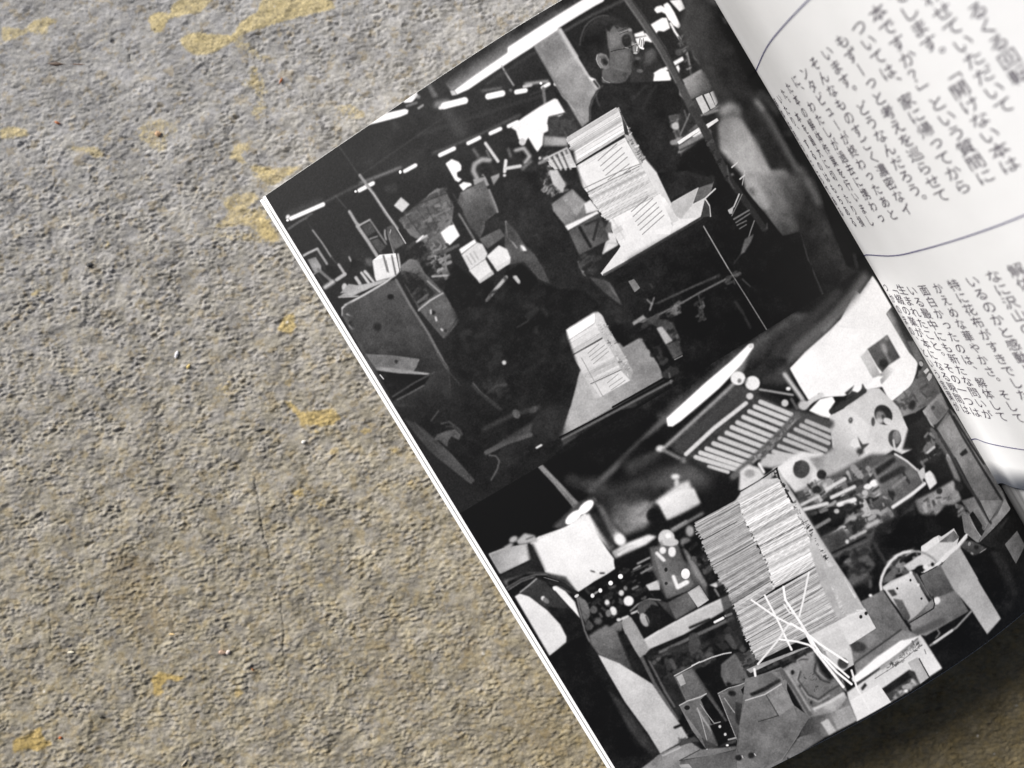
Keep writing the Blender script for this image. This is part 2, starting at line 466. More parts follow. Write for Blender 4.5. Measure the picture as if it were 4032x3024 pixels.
p 246 2 420,1102 635,958 632,1050 430,1188 412,1180 430,1130
p 205 3 632,950 690,1005 692,1040 640,1060
s 170 215 9 3 31 418,1192 636,1052 690,1160 462,1290
p 70/80 2 462,1285 690,1155 690,1172 465,1296
p 205 2 470,1300 700,1165 770,1285 540,1400
l 120 4 1 580,1275 660,1205
l 120 4 1 590,1300 700,1215
l 120 4 1 605,1325 720,1235
l 120 4 1 620,1350 730,1260
s 150 200 10 3 32 535,1400 770,1285 825,1390 600,1495
l 90 6 2 600,1495 825,1392
p 208 2 612,1505 822,1400 890,1470 672,1592
l 120 4 1 720,1490 800,1425
l 120 4 1 735,1515 830,1450
l 120 4 1 750,1540 850,1470
l 150 6 2 535,1310 690,1590
g 205 150 4 650,1000 860,1440 640,1060 690,1010 720,1080 800,1210 905,1410 890,1470 830,1400 770,1285 690,1160
c 110 215 80 6 24 2 33 650,1060 700,1030 800,1210 900,1410 880,1450 770,1280
@B
p 178 3 800,780 880,940 990,1140 1090,1260 1185,1470 1200,1640 1100,1659 960,1215 850,990
p 210 2 990,1150 1080,1255 1190,1480 1150,1560 1090,1410 970,1200
c 90 225 70 6 26 2 41 800,800 880,940 990,1150 960,1190 860,980
s 176 232 16 5 42 428,998 797,775 878,955 492,1195
p 60 2 800,775 812,800 870,930 880,985 850,975 830,860
p 225 2 475,1225 850,1000 965,1200 575,1395 545,1360
s 196 226 10 3 43 470,1222 852,998 868,1025 486,1252
l 150/60 8 3 500,1240 600,1410
l 110 5 1 655,1165 790,1045
l 110 5 1 672,1205 828,1070
l 110 5 1 690,1240 846,1110
l 110 5 1 710,1272 866,1140
l 110 5 1 726,1306 880,1190
l 110 5 1 745,1337 900,1212
l 120 6 2 545,1370 800,1250 960,1190
s 170 218 22 4 44 575,1400 968,1203 1092,1408 712,1603
l 140 7 2 580,1400 760,1300 890,1245
p 227 2 712,1605 1092,1410 1195,1640 1180,1700 800,1700
p 40 4 1085,1255 1190,1475 1200,1440 1380,1360 1490,1330 1500,1300 1300,1240
@E
s 198 230 14 3 45 705,310 1095,110 1110,140 725,335
p 228 2 722,318 1112,118 1196,320 1140,350 820,500
g 226 205 2 1100,200 1180,260 1090,110 1140,150 1245,310 1195,330
l 105 5 1 895,246 1015,142
l 105 5 1 908,282 1052,150
l 105 5 1 925,318 1078,180
l 105 5 1 942,346 1095,212
l 105 5 1 958,380 1118,240
l 105 5 1 975,412 1132,272
s 196 232 8 2 46 735,330 800,300 880,440 815,490
l 175/70 7 3 760,300 850,450
p 88 4 690,330 750,320 760,420 700,400
p 215 4 690,555 730,400 780,400 800,490 750,520
l 180 10 3 690,550 720,470 800,480
p 40 4 660,300 740,310 700,380 660,380
@E
p 33 8 -20,-200 60,-180 200,-60 320,160 420,360 520,500 520,600 640,800 830,960 900,1050 640,960 420,1100 520,1400 450,1659 -20,1659
p 70 6 -20,310 60,380 120,480 200,560 250,640 310,770 230,740 120,610 -20,640
p 24 10 100,620 230,760 330,800 560,820 700,960 620,980 420,1100 300,1300 -20,1500 -20,700
p 66 4 590,720 700,740 770,800 820,910 830,930 700,830
p 85 4 690,740 740,760 830,920 770,840
l 150 22 5 45,720 80,760
l 100 14 4 90,490 130,520
e 150 3 110,510 18,24 -30
p 245 4 -10,560 15,580 -10,630
l 140 18 5 515,610 545,680
l 110 10 4 540,690 560,710
c 34 70 30 20 80 6 50 520,560 640,580 640,700 540,680
l 58/80 10 5 70,1085 150,1040
p 40 8 760,1020 860,980 900,1050 800,1060
p 112 4 320,190 470,80 560,170 640,240 420,350 330,240
p 148 4 395,150 470,90 560,190 500,280
p 218 3 555,190 600,160 660,235 570,260
p 228 3 415,350 650,240 665,258 440,384
p 78 3 440,385 665,260 740,450 520,560
l 30 22 3 520,360 600,500
l 40 14 3 560,340 660,300 620,450
l 44 10 3 660,300 620,450
c 90 190 40 10 40 4 51 250,60 420,20 430,90 330,130 250,110
c 60 180 34 20 80 4 52 300,-60 440,-60 420,60 310,20
@B
p 40 8 240,1080 480,1090 500,1200 560,1400 430,1330 250,1200
c 50 200 46 10 50 4 53 230,1080 300,1100 440,1380 300,1400 240,1320
s 90 210 7 2 54 265,1150 430,1075 500,1215 340,1230
l 200 15 3 300,1150 345,1225
l 200 15 3 335,1135 385,1230
l 200 15 3 370,1115 420,1230
l 200 15 3 405,1100 455,1225
l 195 14 3 435,1085 485,1200
l 40 8 3 320,1145 368,1225
l 40 8 3 355,1125 403,1225
l 40 8 3 390,1105 440,1225
l 210 10 3 265,1155 430,1072
e 225 3 232,1148 12,12 0
p 190 4 300,1240 360,1230 420,1340 400,1400 330,1340
p 38 8 -20,1020 100,1040 230,1110 210,1240 130,1250 -20,1180
@Q
p 245 4 540,200 590,162 650,185 672,215 672,255 635,275 640,310 678,330 650,355 620,340 580,270
p 52/80 8 520,200 560,260 600,340 540,280
p 240 4 652,380 690,352 750,362 762,380 720,400 690,430
p 160 5 770,330 870,310 905,380 860,400 780,380
p 40 4 800,200 920,190 990,280 880,300 810,290
l 158 38 10 905,170 840,165 780,205 768,260 800,320
l 150 8 3 840,300 850,290 880,340
p 142 6 915,310 990,280 990,310 940,380
l 205 26 5 870,30 975,180
l 110 20 8 770,80 810,140
l 90 20 6 880,90 900,140
l 220 28 4 1040,175 1030,265
l 205 28 5 1040,240 1160,220
e 225 3 1032,298 14,12 0
l 175 26 8 1120,90 1190,70 1240,140 1200,190
l 110 20 8 1060,80 1080,140
l 120 22 10 1180,240 1250,180
e 200 6 1180,20 28,30 0
p 92 4 665,440 860,340 900,430 940,520 975,600 870,680 870,730 830,820 760,700 680,580 640,520
p 104 3 668,445 720,415 860,350 880,430 725,540
l 130 20 6 900,420 950,540 970,600
l 66 8 4 760,700 660,540 600,450
l 112 18 6 650,620 700,700 770,820
g 96 66 8 760,500 760,720 700,560 870,470 960,600 860,690 820,820 740,720 690,620
p 92 3 820,830 990,740 1040,800 890,910
p 34 4 865,700 940,650 1040,640 1030,760 990,735 910,770
l 150 12 5 1040,680 1060,800 1130,900
p 70 4 1040,680 1120,800 1140,880 1060,820
p 96 3 455,420 520,400 555,450 610,560 600,650 540,880 450,950 370,860 250,800 150,670 300,540
c 62 128 110 20 80 3 60 460,430 520,410 600,560 580,640 420,900 260,790 160,670
l 40 8 4 300,540 560,440
l 50 7 3 220,640 340,800
l 50 7 3 300,570 420,760
l 120 10 4 360,680 580,570
l 115 14 4 540,600 600,700
l 50 6 3 380,560 470,730
p 205 3 110,550 170,478 242,540 180,606
p 60/70 14 20,400 120,350 140,430 60,450
p 238 3 498,775 570,718 610,705 660,800 575,880 545,860
l 236 20 4 295,855 350,805
l 190 16 5 345,820 380,800
p 90 4 400,830 480,790 520,880 400,940
c 60 150 40 20 60 4 61 380,880 520,850 560,950 400,950
@R
p 30 8 490,330 640,330 720,420 740,560 680,560 590,470 520,480
c 24 80 60 20 70 4 62 500,350 660,350 760,540 900,560 920,900 820,740 640,560
c 70 170 40 14 60 3 63 700,400 860,420 900,600 760,620
l 165 16 4 745,610 900,600
l 110 12 4 990,610 1080,640
l 120 18 5 850,430 860,560
l 86 26 6 860,400 960,350
p 26 8 930,500 1130,670 1260,620 1269,952 980,952 830,740
p 238 3 970,385 1100,300 1118,330 990,425
p 208 3 990,430 1118,328 1165,340 1208,420 1190,465 1060,560
l 130/80 7 3 1030,440 1075,510
l 130/80 7 3 1060,420 1105,490
l 130/80 7 3 1090,400 1130,470
p 214 3 1052,560 1190,465 1260,590 1145,665
p 180/80 4 1130,650 1250,560 1262,590 1145,668
@D
p 222 3 1690,570 1780,490 1840,520 1865,580 1860,620 1770,680
p 200/60 4 1750,650 1862,590 1860,620 1770,680
l 175 26 4 1830,722 1720,850
l 90 26 6 1715,855 1690,890
l 190 22 6 1900,720 1920,750
p 236 5 1935,490 1960,500 1985,530 1960,530
@O
l 72 14 10 1180,260 1340,440
l 160 46 10 1385,490 1480,650 1520,690
l 178 26 5 1530,690 1680,610
l 130 24 6 1690,620 1800,780 1920,960
p 60 6 1560,700 1690,650 1780,780 1650,850
l 135 22 8 1680,890 1790,850
p 70 6 1700,920 1800,880 1920,1000 1830,1090
l 160 52 8 1500,700 1640,900 1790,1140
l 64 30 8 1740,950 1850,1090
l 165 20 4 1620,100 1740,240 1860,420 2000,620 2200,950
p 84 6 1930,720 2030,680 2190,960 2060,1040 1960,900
l 165 24 5 1900,760 1900,830 1920,900
l 150 20 4 1985,760 1960,850 2030,1100
l 92 36 6 1950,800 2030,1060
l 60/80 10 6 760,600 840,740
l 150 22 7 850,760 1000,960 1120,1150
l 75 20 8 1120,1150 1200,1240
l 92 14 6 500,755 640,650 780,580
p 44/70 40 1200,850 1500,900 1740,1150 1600,1330 1300,1380 1150,1100
l 180 34 10 720,1130 790,1090 920,1030
l 150 36 10 925,1040 1060,1250
p 132 8 780,1190 900,1150 980,1280 980,1350 880,1380
l 50 22 6 900,1110 1040,1310
p 26 8 1030,1280 1180,1280 1240,1380 1190,1470 1100,1420
l 140 22 6 870,1400 960,1340
l 112 44 10 930,1330 1130,1500
l 60 18 6 920,1400 1020,1540
l 185 60 14 1030,1590 1150,1510
l 165 40 10 1230,1260 1320,1400
l 175 52 12 1200,1480 1320,1400
l 160 26 8 1380,1150 1410,1210
p 30 10 1430,1180 1560,1220 1640,1300 1500,1400 1370,1400
p 90 14 1620,1180 1720,1160 1720,1290 1640,1270
p 222 6 1722,1210 1830,1120 2060,1100 2140,1340 2060,1430 1770,1510
p 236 4 1725,1205 1830,1120 2060,1100 2070,1150 1880,1160
l 70 22 5 1880,1130 1940,1360
l 48 18 5 2000,1130 2060,1410
l 110 8 4 1920,1200 1960,1380
l 200 26 5 2090,1110 2130,1340
l 40 10 4 2070,1120 2115,1360
l 196 40 10 1560,1380 1690,1560
l 196 46 10 1610,1360 1760,1530
l 178 50 12 1480,1450 1540,1540
l 60 20 6 1540,1420 1600,1520
l 60 26 6 1690,1400 1770,1510
e 195 10 1320,1590 40,60 0
p 168 8 1380,1540 1500,1560 1760,1520 1900,1480 1960,1490 1600,1640 1250,1680
@D
p 165 6 620,860 740,790 880,760 1000,720 900,770 720,860
l 200 10 3 615,866 760,860
p 72 4 640,1000 636,940 665,915 960,755 1040,740 1080,830 1260,1140 1420,1380 1440,1659 900,1659 800,1290
g 70 52 8 900,850 1100,1400 650,960 960,760 1040,745 1400,1380 1440,1659 1000,1659 820,1290
p 44/80 40 1000,1200 1400,1390 1500,1659 960,1659
l 205 14 4 660,925 800,850 960,755 1010,715
l 190 8 3 640,945 640,1000
l 215 12 3 642,945 655,935
l 108 18 6 1030,740 1130,920 1260,1120 1400,1380
e 26 6 995,865 24,20 0
e 28 10 898,1082 30,32 0
e 32 6 712,1055 18,22 0
l 205 12 3 675,990 715,1005
l 170 8 3 690,1070 715,1100 735,1085
l 60 60 20 700,940 760,1150
p 80 5 1060,660 1140,590 1190,600 1240,690 1380,830 1500,1040 1380,1170 1200,960 1100,780
g 112 66 5 1120,590 1200,700 1065,640 1130,590 1180,600 1230,700 1340,830 1210,920 1130,800
p 34 4 1060,720 1100,680 1180,700 1320,840 1200,930 1120,800
c 24 80 30 20 60 4 70 1080,690 1190,700 1300,830 1200,910
l 90 20 5 1190,905 1260,850
l 150 12 3 1260,750 1350,830
l 178 14 3 1195,962 1280,890 1370,840
p 86 3 1205,960 1370,845 1400,880 1480,1010 1380,1165
l 58 10 5 1480,1010 1390,1160
e 30 3 1303,980 16,16 0
l 205 12 3 1283,962 1285,985
l 205 14 3 1318,1012 1325,1036
l 205 12 3 1358,1098 1370,1108
e 35 3 1392,1110 12,12 0
l 120 18 5 1500,990 1560,950
e 34 8 1440,1300 60,60 0
p 27 20 1440,900 1600,940 1760,900 2212,1000 2212,1659 1700,1659 1560,1490 1420,1380 1480,1050
p 46/70 30 1580,960 1760,940 1800,1100 1600,1090
c 24 52 40 30 110 10 71 1500,700 2100,760 2200,1600 1700,1640 1480,1100
p 112 4 812,1280 1000,1290 1205,1318 1180,1380 1150,1410 900,1385 870,1365
g 124 100 3 840,1320 1190,1350 830,1285 1000,1292 1200,1318 1160,1405 1060,1370 880,1360
p 140 3 875,1370 1020,1385 1280,1420 1270,1432 1050,1420 895,1398
e 40 4 1035,1335 12,14 0
p 22 3 895,1402 1060,1425 1270,1436 1300,1410 1240,1500 1010,1620 960,1520
l 72 12 4 1005,1590 1160,1490 1310,1410
l 104 9 3 1040,1612 1140,1560 1232,1508
l 205 8 2 915,1430 940,1460
l 62 8 4 1400,1390 1500,1510
l 68 14 6 1330,1280 1410,1390
l 100 10 4 1590,1490 1650,1560 1760,1640
e 205 4 1818,1342 16,16 0
c 26 62 24 30 90 8 72 1660,1480 1850,1480 1850,1620 1700,1650
l 62 16 6 1700,1560 1760,1510 1830,1500
l 60/80 10 4 1910,1085 1990,1040
@G
p 26/85 50 -20,120 500,60 1200,400 960,620 560,800 450,740 60,330
p 62 4 -20,270 30,290 130,350 330,530 500,720 470,750 180,520 80,400
l 72 6 3 60,300 180,440 350,590 470,735
p 88 5 200,430 225,390 290,365 360,350 400,390 385,430 330,400 305,440 300,480 240,430
l 66 14 5 255,310 310,295 380,350 405,390
l 58 10 4 290,330 340,330 390,380
l 92 7 3 180,290 235,215
l 66 12 8 480,30 520,80 600,140 690,210
p 36 8 700,440 900,300 1240,0 1130,400 900,520 640,700
l 52 30 8 560,350 760,250 960,190
l 82 34 6 580,520 740,440 900,390
p 70/80 10 600,500 700,430 920,300 900,370 750,450
e 90 4 800,240 26,36 -30
e 70 4 925,210 34,22 -30
l 92 10 4 600,540 650,545 675,580 660,640 615,720
l 235 14 3 945,485 980,465
p 60/70 8 1130,430 1240,380 1240,420 1140,470
p 56/90 8 1560,200 1660,150 1680,190 1600,240
l 14 12 2 1112,410 1400,262 1925,-20
l 104 14 3 1130,424 1410,276 1930,0
p 21 6 1180,450 1420,290 1560,215 1680,180 1960,0 2212,-60 2212,30 1800,250 1250,470 990,610
#L
@G
p 17 20 300,900 950,620 1500,350 1700,700 1200,1100 560,1240
p 15 14 700,760 1300,480 1900,200 1700,480 1360,760 1200,960 800,1000
l 84 46 12 1340,790 1500,640 1700,450 1860,290
p 30 30 1560,560 1900,380 2000,420 1760,640 1560,720
p 60 24 1580,620 1830,470 1860,520 1640,690
p 20 16 1700,440 1880,330 1890,480 1600,560
p 60/80 40 1100,720 1400,700 1700,900 1500,980 1350,820
p 56/80 24 1140,700 1220,660 1260,720 1180,740
p 74 50 1560,760 2212,520 2212,760 1900,820 1700,960 1560,900
p 48 30 1400,820 1700,760 1880,740 1740,860 1560,1000 1480,960
p 34 24 1720,830 1880,760 1900,830 1760,920
g 70 150 20 1500,900 1680,1000 1520,880 1620,900 1760,870 1800,960 1740,1060 1580,1120 1480,1000
p 112 5 955,625 990,606 1120,740 1260,890 1220,930 1080,760
l 140/80 10 6 985,625 1110,755 1230,890
p 70 14 1060,1060 1250,880 1360,840 1385,880 1300,1000 1180,1080
e 252 4 1215,990 72,34 -40
e 253 4 1305,918 70,34 -42
l 80 14 6 1360,850 1380,870
p 225 5 900,1175 960,1130 1160,1060 1300,960 1330,1010 1420,1160 1500,1300 1520,1370 1250,1530 1120,1460 1010,1380
g 232 214 5 1150,1080 1300,1500 905,1178 1160,1062 1300,985 1400,1150 1510,1290 1505,1370 1250,1525 1010,1390
g 226 90 8 1340,1010 1400,990 1270,985 1330,960 1520,1200 1480,1240 
p 34 12 1330,960 1390,960 1520,1200 1490,1190 1400,1080
p 96 14 1370,880 1420,900 1600,1180 1560,1220 1490,1130
g 200 110 12 1560,1160 1480,1050 1500,1120 1530,1080 1600,1160 1570,1200
e 228 8 1550,1150 38,44 -30
g 226 160 10 1600,1180 1600,1250 1490,1240 1620,1170 1760,1115 1820,1130 1740,1190 1520,1290
l 205 22 6 1540,1260 1640,1200
e 190 6 1890,1140 60,62 0
e 235 6 1905,1125 22,22 0
e 110/70 10 1860,1180 26,22 0
e 225 5 1932,1235 30,40 0
e 205 5 1868,1215 26,28 0
l 222 30 5 1815,1240 1870,1295
l 165 24 8 1930,1080 2030,1020
e 150 10 2060,1090 30,40 0
e 110 10 2030,1170 40,34 0
p 205 12 1800,880 1960,760 2050,720 2110,860 2140,900 2000,980 1900,1015 1840,900
g 226 190 10 1900,830 2050,980 1830,880 1960,800 2090,780 2140,890 1900,1012
e 215 8 1955,695 32,20 0
e 190 8 1965,740 18,30 0
e 22 10 1790,975 46,54 0
l 110 16 8 1690,980 1790,880
l 24 50 12 1900,1040 2060,960 2170,900
l 120 18 8 1935,1085 2080,1000 2150,960
p 172 6 598,1255 700,1215 880,1180 920,1290 680,1400
g 150 190 6 650,1240 850,1300 605,1260 720,1215 880,1190 905,1290 690,1400
e 160 8 780,1150 34,22 -30
l 160 30 8 720,1215 760,1190
p 165 8 800,1160 860,1105 930,1120 960,1165 880,1180 820,1190
l 90 10 5 870,1150 920,1130
p 36 12 880,1190 920,1180 1010,1380 960,1400 760,1420 680,1408 900,1310
l 40 34 10 690,1430 880,1350
p 92 8 700,1450 900,1390 1010,1390 1160,1420 1240,1530 1180,1540 1040,1460 920,1440 740,1500
l 150 10 4 730,1500 900,1420 1020,1410
l 60 8 4 735,1470 900,1400 1010,1398
l 48 10 3 1040,1465 1150,1490 1240,1550
@T
p 30 8 0,190 150,120 330,130 480,180 590,290 560,300 460,220 340,200 0,290
l 118 8 3 0,236 120,165 230,132 330,130
l 150 7 3 0,262 110,190 220,150
l 70 6 2 0,250 110,178 230,142
l 66 8 3 330,140 440,175 540,240
l 120 5 2 300,155 420,190 
p 225 5 370,235 410,228 480,270 560,360 605,500 590,490 540,430 450,330
l 28 14 3 365,205 450,225 530,270 580,285
e 235 4 393,250 16,18 0
g 58 34 6 200,230 480,560 100,285 240,165 310,190 400,280 530,420 620,520 680,700 740,800 560,700 500,640 440,540 330,420 180,310
l 196 9 3 100,280 170,225 240,165
p 26 6 330,400 420,520 480,600 490,700 350,815 420,952 560,952 800,952 740,790 680,690 620,520 530,420
p 28 8 480,640 620,540 720,790 830,952 420,952 350,812 490,690
g 226 208 4 150,300 430,760 60,315 100,290 180,315 330,430 440,550 490,650 488,695 350,810
e 222 4 295,330 17,19 0
e 110 6 320,350 30,20 40
e 110 8 552,802 26,24 60
p 20 6 590,290 720,190 830,130 960,40 1190,-60 1269,-60 1269,420 1010,450 860,520 670,600 640,560 600,400
c 24 90 90 14 60 4 101 620,300 760,190 900,90 1230,40 1240,300 1000,420 700,590
p 70 5 572,330 600,310 660,360 690,470 640,560 660,600 700,590 720,560 650,480
l 120 12 3 575,320 600,440 640,600 680,690
g 110 60 4 620,400 700,560 590,320 650,350 690,440 650,540 620,480
e 210 2 575,310 20,12 -30
e 246 2 940,148 20,20 0
e 240 2 858,203 19,19 0
e 235 2 772,265 16,18 0
e 225 2 707,308 16,18 0
l 170 12 3 715,295 750,272
e 215 3 828,365 20,22 0
e 205 3 947,285 22,24 0
e 130 4 980,245 14,20 0
e 228 3 1008,352 42,42 0
e 220 3 880,435 28,38 -20
e 110 5 840,455 24,30 0
e 96 6 718,425 30,32 0
e 90 8 752,520 34,30 0
l 110 20 6 1040,250 1080,230
p 190 5 1150,220 1220,190 1269,170 1269,260 1180,265
l 140 20 5 1050,90 1100,60
l 150 16 4 1080,40 1180,-10
l 130 16 4 1110,120 1200,70
l 60 16 5 1030,110 1180,40
l 36 10 3 690,100 720,110
l 36 14 3 770,120 800,120
g 84 40 8 780,600 900,900 690,640 760,580 830,570 900,660 940,800 960,952 860,900 740,790 680,690
g 110 84 6 860,560 920,700 840,580 900,530 960,520 950,600 920,720 890,680
p 30 8 910,600 960,600 1060,780 1150,930 1100,952 1000,940 940,780
p 150 4 950,490 1000,470 1030,500 1110,640 1160,780 1150,800 1090,800 1000,660 960,580
l 210 14 3 920,512 1000,480
e 205 3 925,508 18,14 0
l 150 12 4 1020,435 1080,380 1180,335 1269,345
l 205 16 3 1030,455 1090,430
e 240 2 1097,443 14,14 0
e 74 5 1170,420 90,80 0
p 28 5 1120,470 1200,380 1269,400 1269,590 1200,570
e 165 5 1140,510 34,60 -25
l 40 10 4 1180,560 1150,480
p 200 3 1120,680 1269,590 1269,700 1165,750
p 28 5 1150,790 1269,720 1269,952 1200,952
@J
p 186 3 1345,740 1500,640 1780,490 1980,400 2005,480 1650,690 1390,800
l 215 6 3 1345,740 1640,570 1980,405
p 26 5 1390,810 1660,690 1900,590 2070,560 2100,740 1900,800 1480,960 1420,900
l 92 24 5 1470,820 1640,740 2000,570
l 60 14 4 1480,850 1700,760
l 225 18 2 1870,600 1930,570
l 225 18 2 1950,555 1990,540
l 40 20 4 1690,640 1830,580
p 52 5 1440,440 1530,460 1680,380 1740,490 1590,590 1500,500
p 92 3 1530,460 1680,380 1740,490 1590,580
p 178 2 1675,385 1760,330 1830,440 1750,495
p 88 8 1400,60 1600,20 1640,140 1800,300 1830,440 1760,330 1690,370 1520,430 1420,220
p 110 8 1640,60 1690,80 1820,330 1800,360 1700,220
g 120 90 6 1480,200 1660,330 1430,110 1620,160 1720,320 1680,370 1530,430 1480,280
e 40 2 1518,220 12,16 0
e 44 2 1520,320 12,12 0
l 226 26 3 1570,270 1600,350 1660,310
l 226 30 3 1610,340 1670,310
e 228 2 1660,250 32,38 0
e 200 4 1550,20 60,30 0
e 225 4 1495,80 24,26 0
e 225 4 1562,90 28,38 0
l 220 26 4 1450,100 1500,150
p 200 4 1830,330 1930,280 1940,320 1880,350 
p 24 8 1640,40 1800,-40 1860,200 1940,290 1830,330 1740,180
c 20 110 26 20 70 5 102 1650,60 1800,0 1900,260 1800,260
l 120 14 5 1870,360 1900,410
p 52 6 1440,930 1560,1020 1700,1440 1620,1440 1440,1060
p 24 6 1500,900 1600,980 1780,1560 1560,1300 1480,1060
c 24 76 60 30 120 6 103 1400,820 2060,640 2100,760 1600,1000 1700,1400 1600,1420
l 84 26 6 1320,820 1440,1060 1600,1300
p 150 4 1200,600 1260,560 1300,620 1400,800 1330,860 1240,740
p 30 6 1170,690 1230,690 1420,1050 1240,950 1180,800
p 120 10 1010,680 1080,620 1140,650 1250,930 1180,900 1020,820
g 112 66 10 1040,700 1200,900 960,700 1080,640 1160,680 1280,960 1180,900 1010,810
g 196 176 4 1100,900 1560,1420 1020,835 1180,900 1420,1050 1520,1200 1620,1340 1680,1440 1470,1560 1380,1400 1220,1180 1090,960
l 22 20 4 1580,1365 1640,1340 1670,1400
p 26 6 640,870 830,740 920,700 1020,830 1090,960 1220,1190 1400,1430 1480,1560 1320,1659 1150,1659
p 52 12 1090,1090 1180,1160 1460,1540 1400,1560 1250,1380
p 20 14 760,960 960,900 1200,1300 1320,1560 1150,1600
@W
p 25 4 400,200 640,60 760,260 850,700 700,780 560,700 480,640 330,340 
p 40 5 140,40 330,180 430,400 380,560 170,230
l 92 16 5 120,60 260,330 330,440
c 26 84 50 30 90 4 104 100,0 500,0 640,60 340,180 300,240
p 96 3 325,185 470,125 600,330 550,370 430,400
g 112 90 2 400,200 500,360 330,185 480,125 595,320 560,350 430,395
p 160 2 345,195 395,168 428,248 385,272
l 200 7 1.5 328,183 470,108 500,88
l 210 10 1.5 475,100 540,68
l 190 10 2 540,72 640,30 740,0 800,-10
l 66 22 4 480,130 590,300 730,510
l 92 10 3 470,130 600,340 760,560
p 100 3 720,90 830,0 860,0 950,200 930,240 760,270 720,180
l 44 26 3 850,0 940,130
c 36 90 40 30 80 2 105 860,0 1000,0 1000,60 930,130
e 30 3 785,255 22,16 0
e 36 3 912,215 16,10 0
p 112 2 370,430 540,350 595,330 590,345 545,385 640,590 710,570 620,600 700,740 690,770 560,700 600,800 480,640
g 118 88 2 400,440 680,780 370,432 545,372 640,590 620,605 700,760 630,800 560,690
l 185 8 1.5 370,430 440,392 545,360 595,332
e 36 2 437,450 24,20 0
l 185 5 1.5 520,450 560,570 620,800
l 160 14 3 520,460 580,560 640,640
l 170 6 2 545,420 600,500 660,580 710,568
l 190 6 2 625,610 695,740
p 22 3 625,605 700,590 780,560 840,690 700,775
e 200 1.5 710,607 11,12 0
e 200 1.5 755,672 11,12 0
p 92 2 690,330 860,260 940,230 930,250 885,300 920,380 880,560 850,720 720,400
g 98 66 2 740,340 860,640 695,335 880,290 915,370 850,710
l 170 6 1.5 692,330 780,285 870,262 940,232
e 34 3 812,330 34,24 10
l 150 8 2 745,370 800,450 830,490
l 180 4 1.5 700,345 770,520 848,715
p 40 4 840,400 900,420 870,600 840,560
p 60 3 560,700 700,775 850,700 845,740 600,800
e 235 1.5 772,763 12,8 0
e 235 1.5 603,800 10,8 0
l 150 14 2 780,715 840,700
g 132 96 3 500,760 600,900 60,952 215,835 370,760 470,740 560,800 850,770 850,1000 60,1000
p 128 6 190,850 360,770 470,740 540,800 400,880 120,940
l 200 9 3 230,850 380,780
l 60 8 2 380,885 540,800
l 50 8 2 370,890 640,850 840,800
p 90 2 380,895 850,805 850,1000 380,1000
p 160 2 370,925 450,918 480,952 385,952
c 40 70 12 20 50 3 106 360,700 480,720 520,760 380,760
p 70 4 355,735 500,690 540,730 400,750
p 112 2 950,210 1090,160 1220,110 1269,160 1269,952 850,952 855,720 890,500 920,380 930,240
g 120 104 2 960,400 1200,900 905,400 930,382 1090,345 1190,520 1269,490 1269,1100 850,1100 858,720 890,500
g 118 92 2 960,250 1200,200 935,240 960,205 1220,130 1269,200 1200,250 1080,330 920,385
p 126 2 1095,345 1195,270 1225,255 1269,320 1269,490 1200,520
p 40 5 955,330 1100,255 1200,205 1230,225 1090,300 980,355
l 178 9 1.5 920,385 1000,360 1090,335 1200,262
l 58 6 1.5 1095,345 1150,440 1200,520
l 44 6 1.5 1035,565 1110,545 1195,520
e 36 2 1008,272 9,9 0
e 36 2 940,305 8,9 0
e 28 2 1213,215 12,14 0
e 34 3 865,865 24,22 0
e 30 3 970,848 24,22 0
l 205 6 1.5 880,850 890,870
l 205 6 1.5 985,832 1000,848
@H
g 34 150 16 560,420 640,520 180,520 560,300 1040,60 1180,-30 1040,140 860,330 700,480 430,680
g 150 70 10 1000,120 1100,260 560,640 700,480 900,280 1040,100 1080,150 960,330 880,340
p 52/90 30 1040,90 1300,-60 1560,-60 1400,120 1100,300 1000,330
g 80 26 16 1120,60 1200,170 1040,100 1330,-120 1480,-120 1200,140 1060,300 980,300
l 84 70 20 1160,330 1330,190 1480,60 1600,-60
p 34 14 960,330 1060,280 1200,200 1300,200 1280,300 1100,400
p 58 20 1100,340 1290,250 1330,330 1300,400 1110,400
l 190 30 10 1270,320 1350,430 1400,500
e 235 4 1300,425 18,14 0
p 254 4 415,640 470,590 700,380 890,220 1010,105 1045,98 1048,125 960,250 800,420 520,660 460,700 425,698
e 200 4 1028,115 18,16 0
g 236 240 3 1500,100 1700,300 1315,275 1420,160 1600,0 1680,-80 1790,-290 1900,-180 2120,230 2212,330 2200,400 2050,520 1990,410 1860,440 1770,450 1700,480 1540,480 1450,510 1390,400
p 252 3 1450,585 1530,500 1620,480 1640,520 1600,580 1620,645 1540,630
@F
g 228 240 3 1000,850 700,1400 515,1385 620,1290 850,1080 980,900 1115,712 1150,760 1255,940 1215,990 1300,1120 1380,1260 1445,1340 1430,1420 1400,1500 1240,1630 1180,1510 1220,1440 1070,1560 950,1570 650,1610 590,1520
l 205/60 6 3 855,1045 855,1075 1010,1090
l 90 70 24 560,1240 760,1070 960,860 1060,720
l 52 70 24 420,1240 640,1050 860,840
l 130/70 20 14 760,1110 930,940
g 60 200 5 1300,1050 1240,1080 1215,985 1260,935 1340,1060 1420,1180 1470,1290 1445,1335 1380,1270 1290,1120
l 40 30 8 1270,960 1340,1090 1440,1250
g 90 66 3 1120,1250 1290,1330 1075,1245 1222,1140 1315,1305 1230,1360 1190,1420 1150,1370
e 130 10 1200,1240 20,40 -20
e 40 10 1195,1350 34,34 0
l 140/70 20 10 1200,1260 1240,1340
e 140/80 8 1215,1165 16,16 0
g 190 160 4 1050,1300 1150,1420 1028,1300 1078,1246 1165,1415 1190,1430 1115,1455
g 150 215 4 1180,1400 1270,1400 1160,1440 1230,1365 1275,1400 1180,1500
p 240 3 1020,1560 1160,1440 1195,1440 1080,1550
@Y
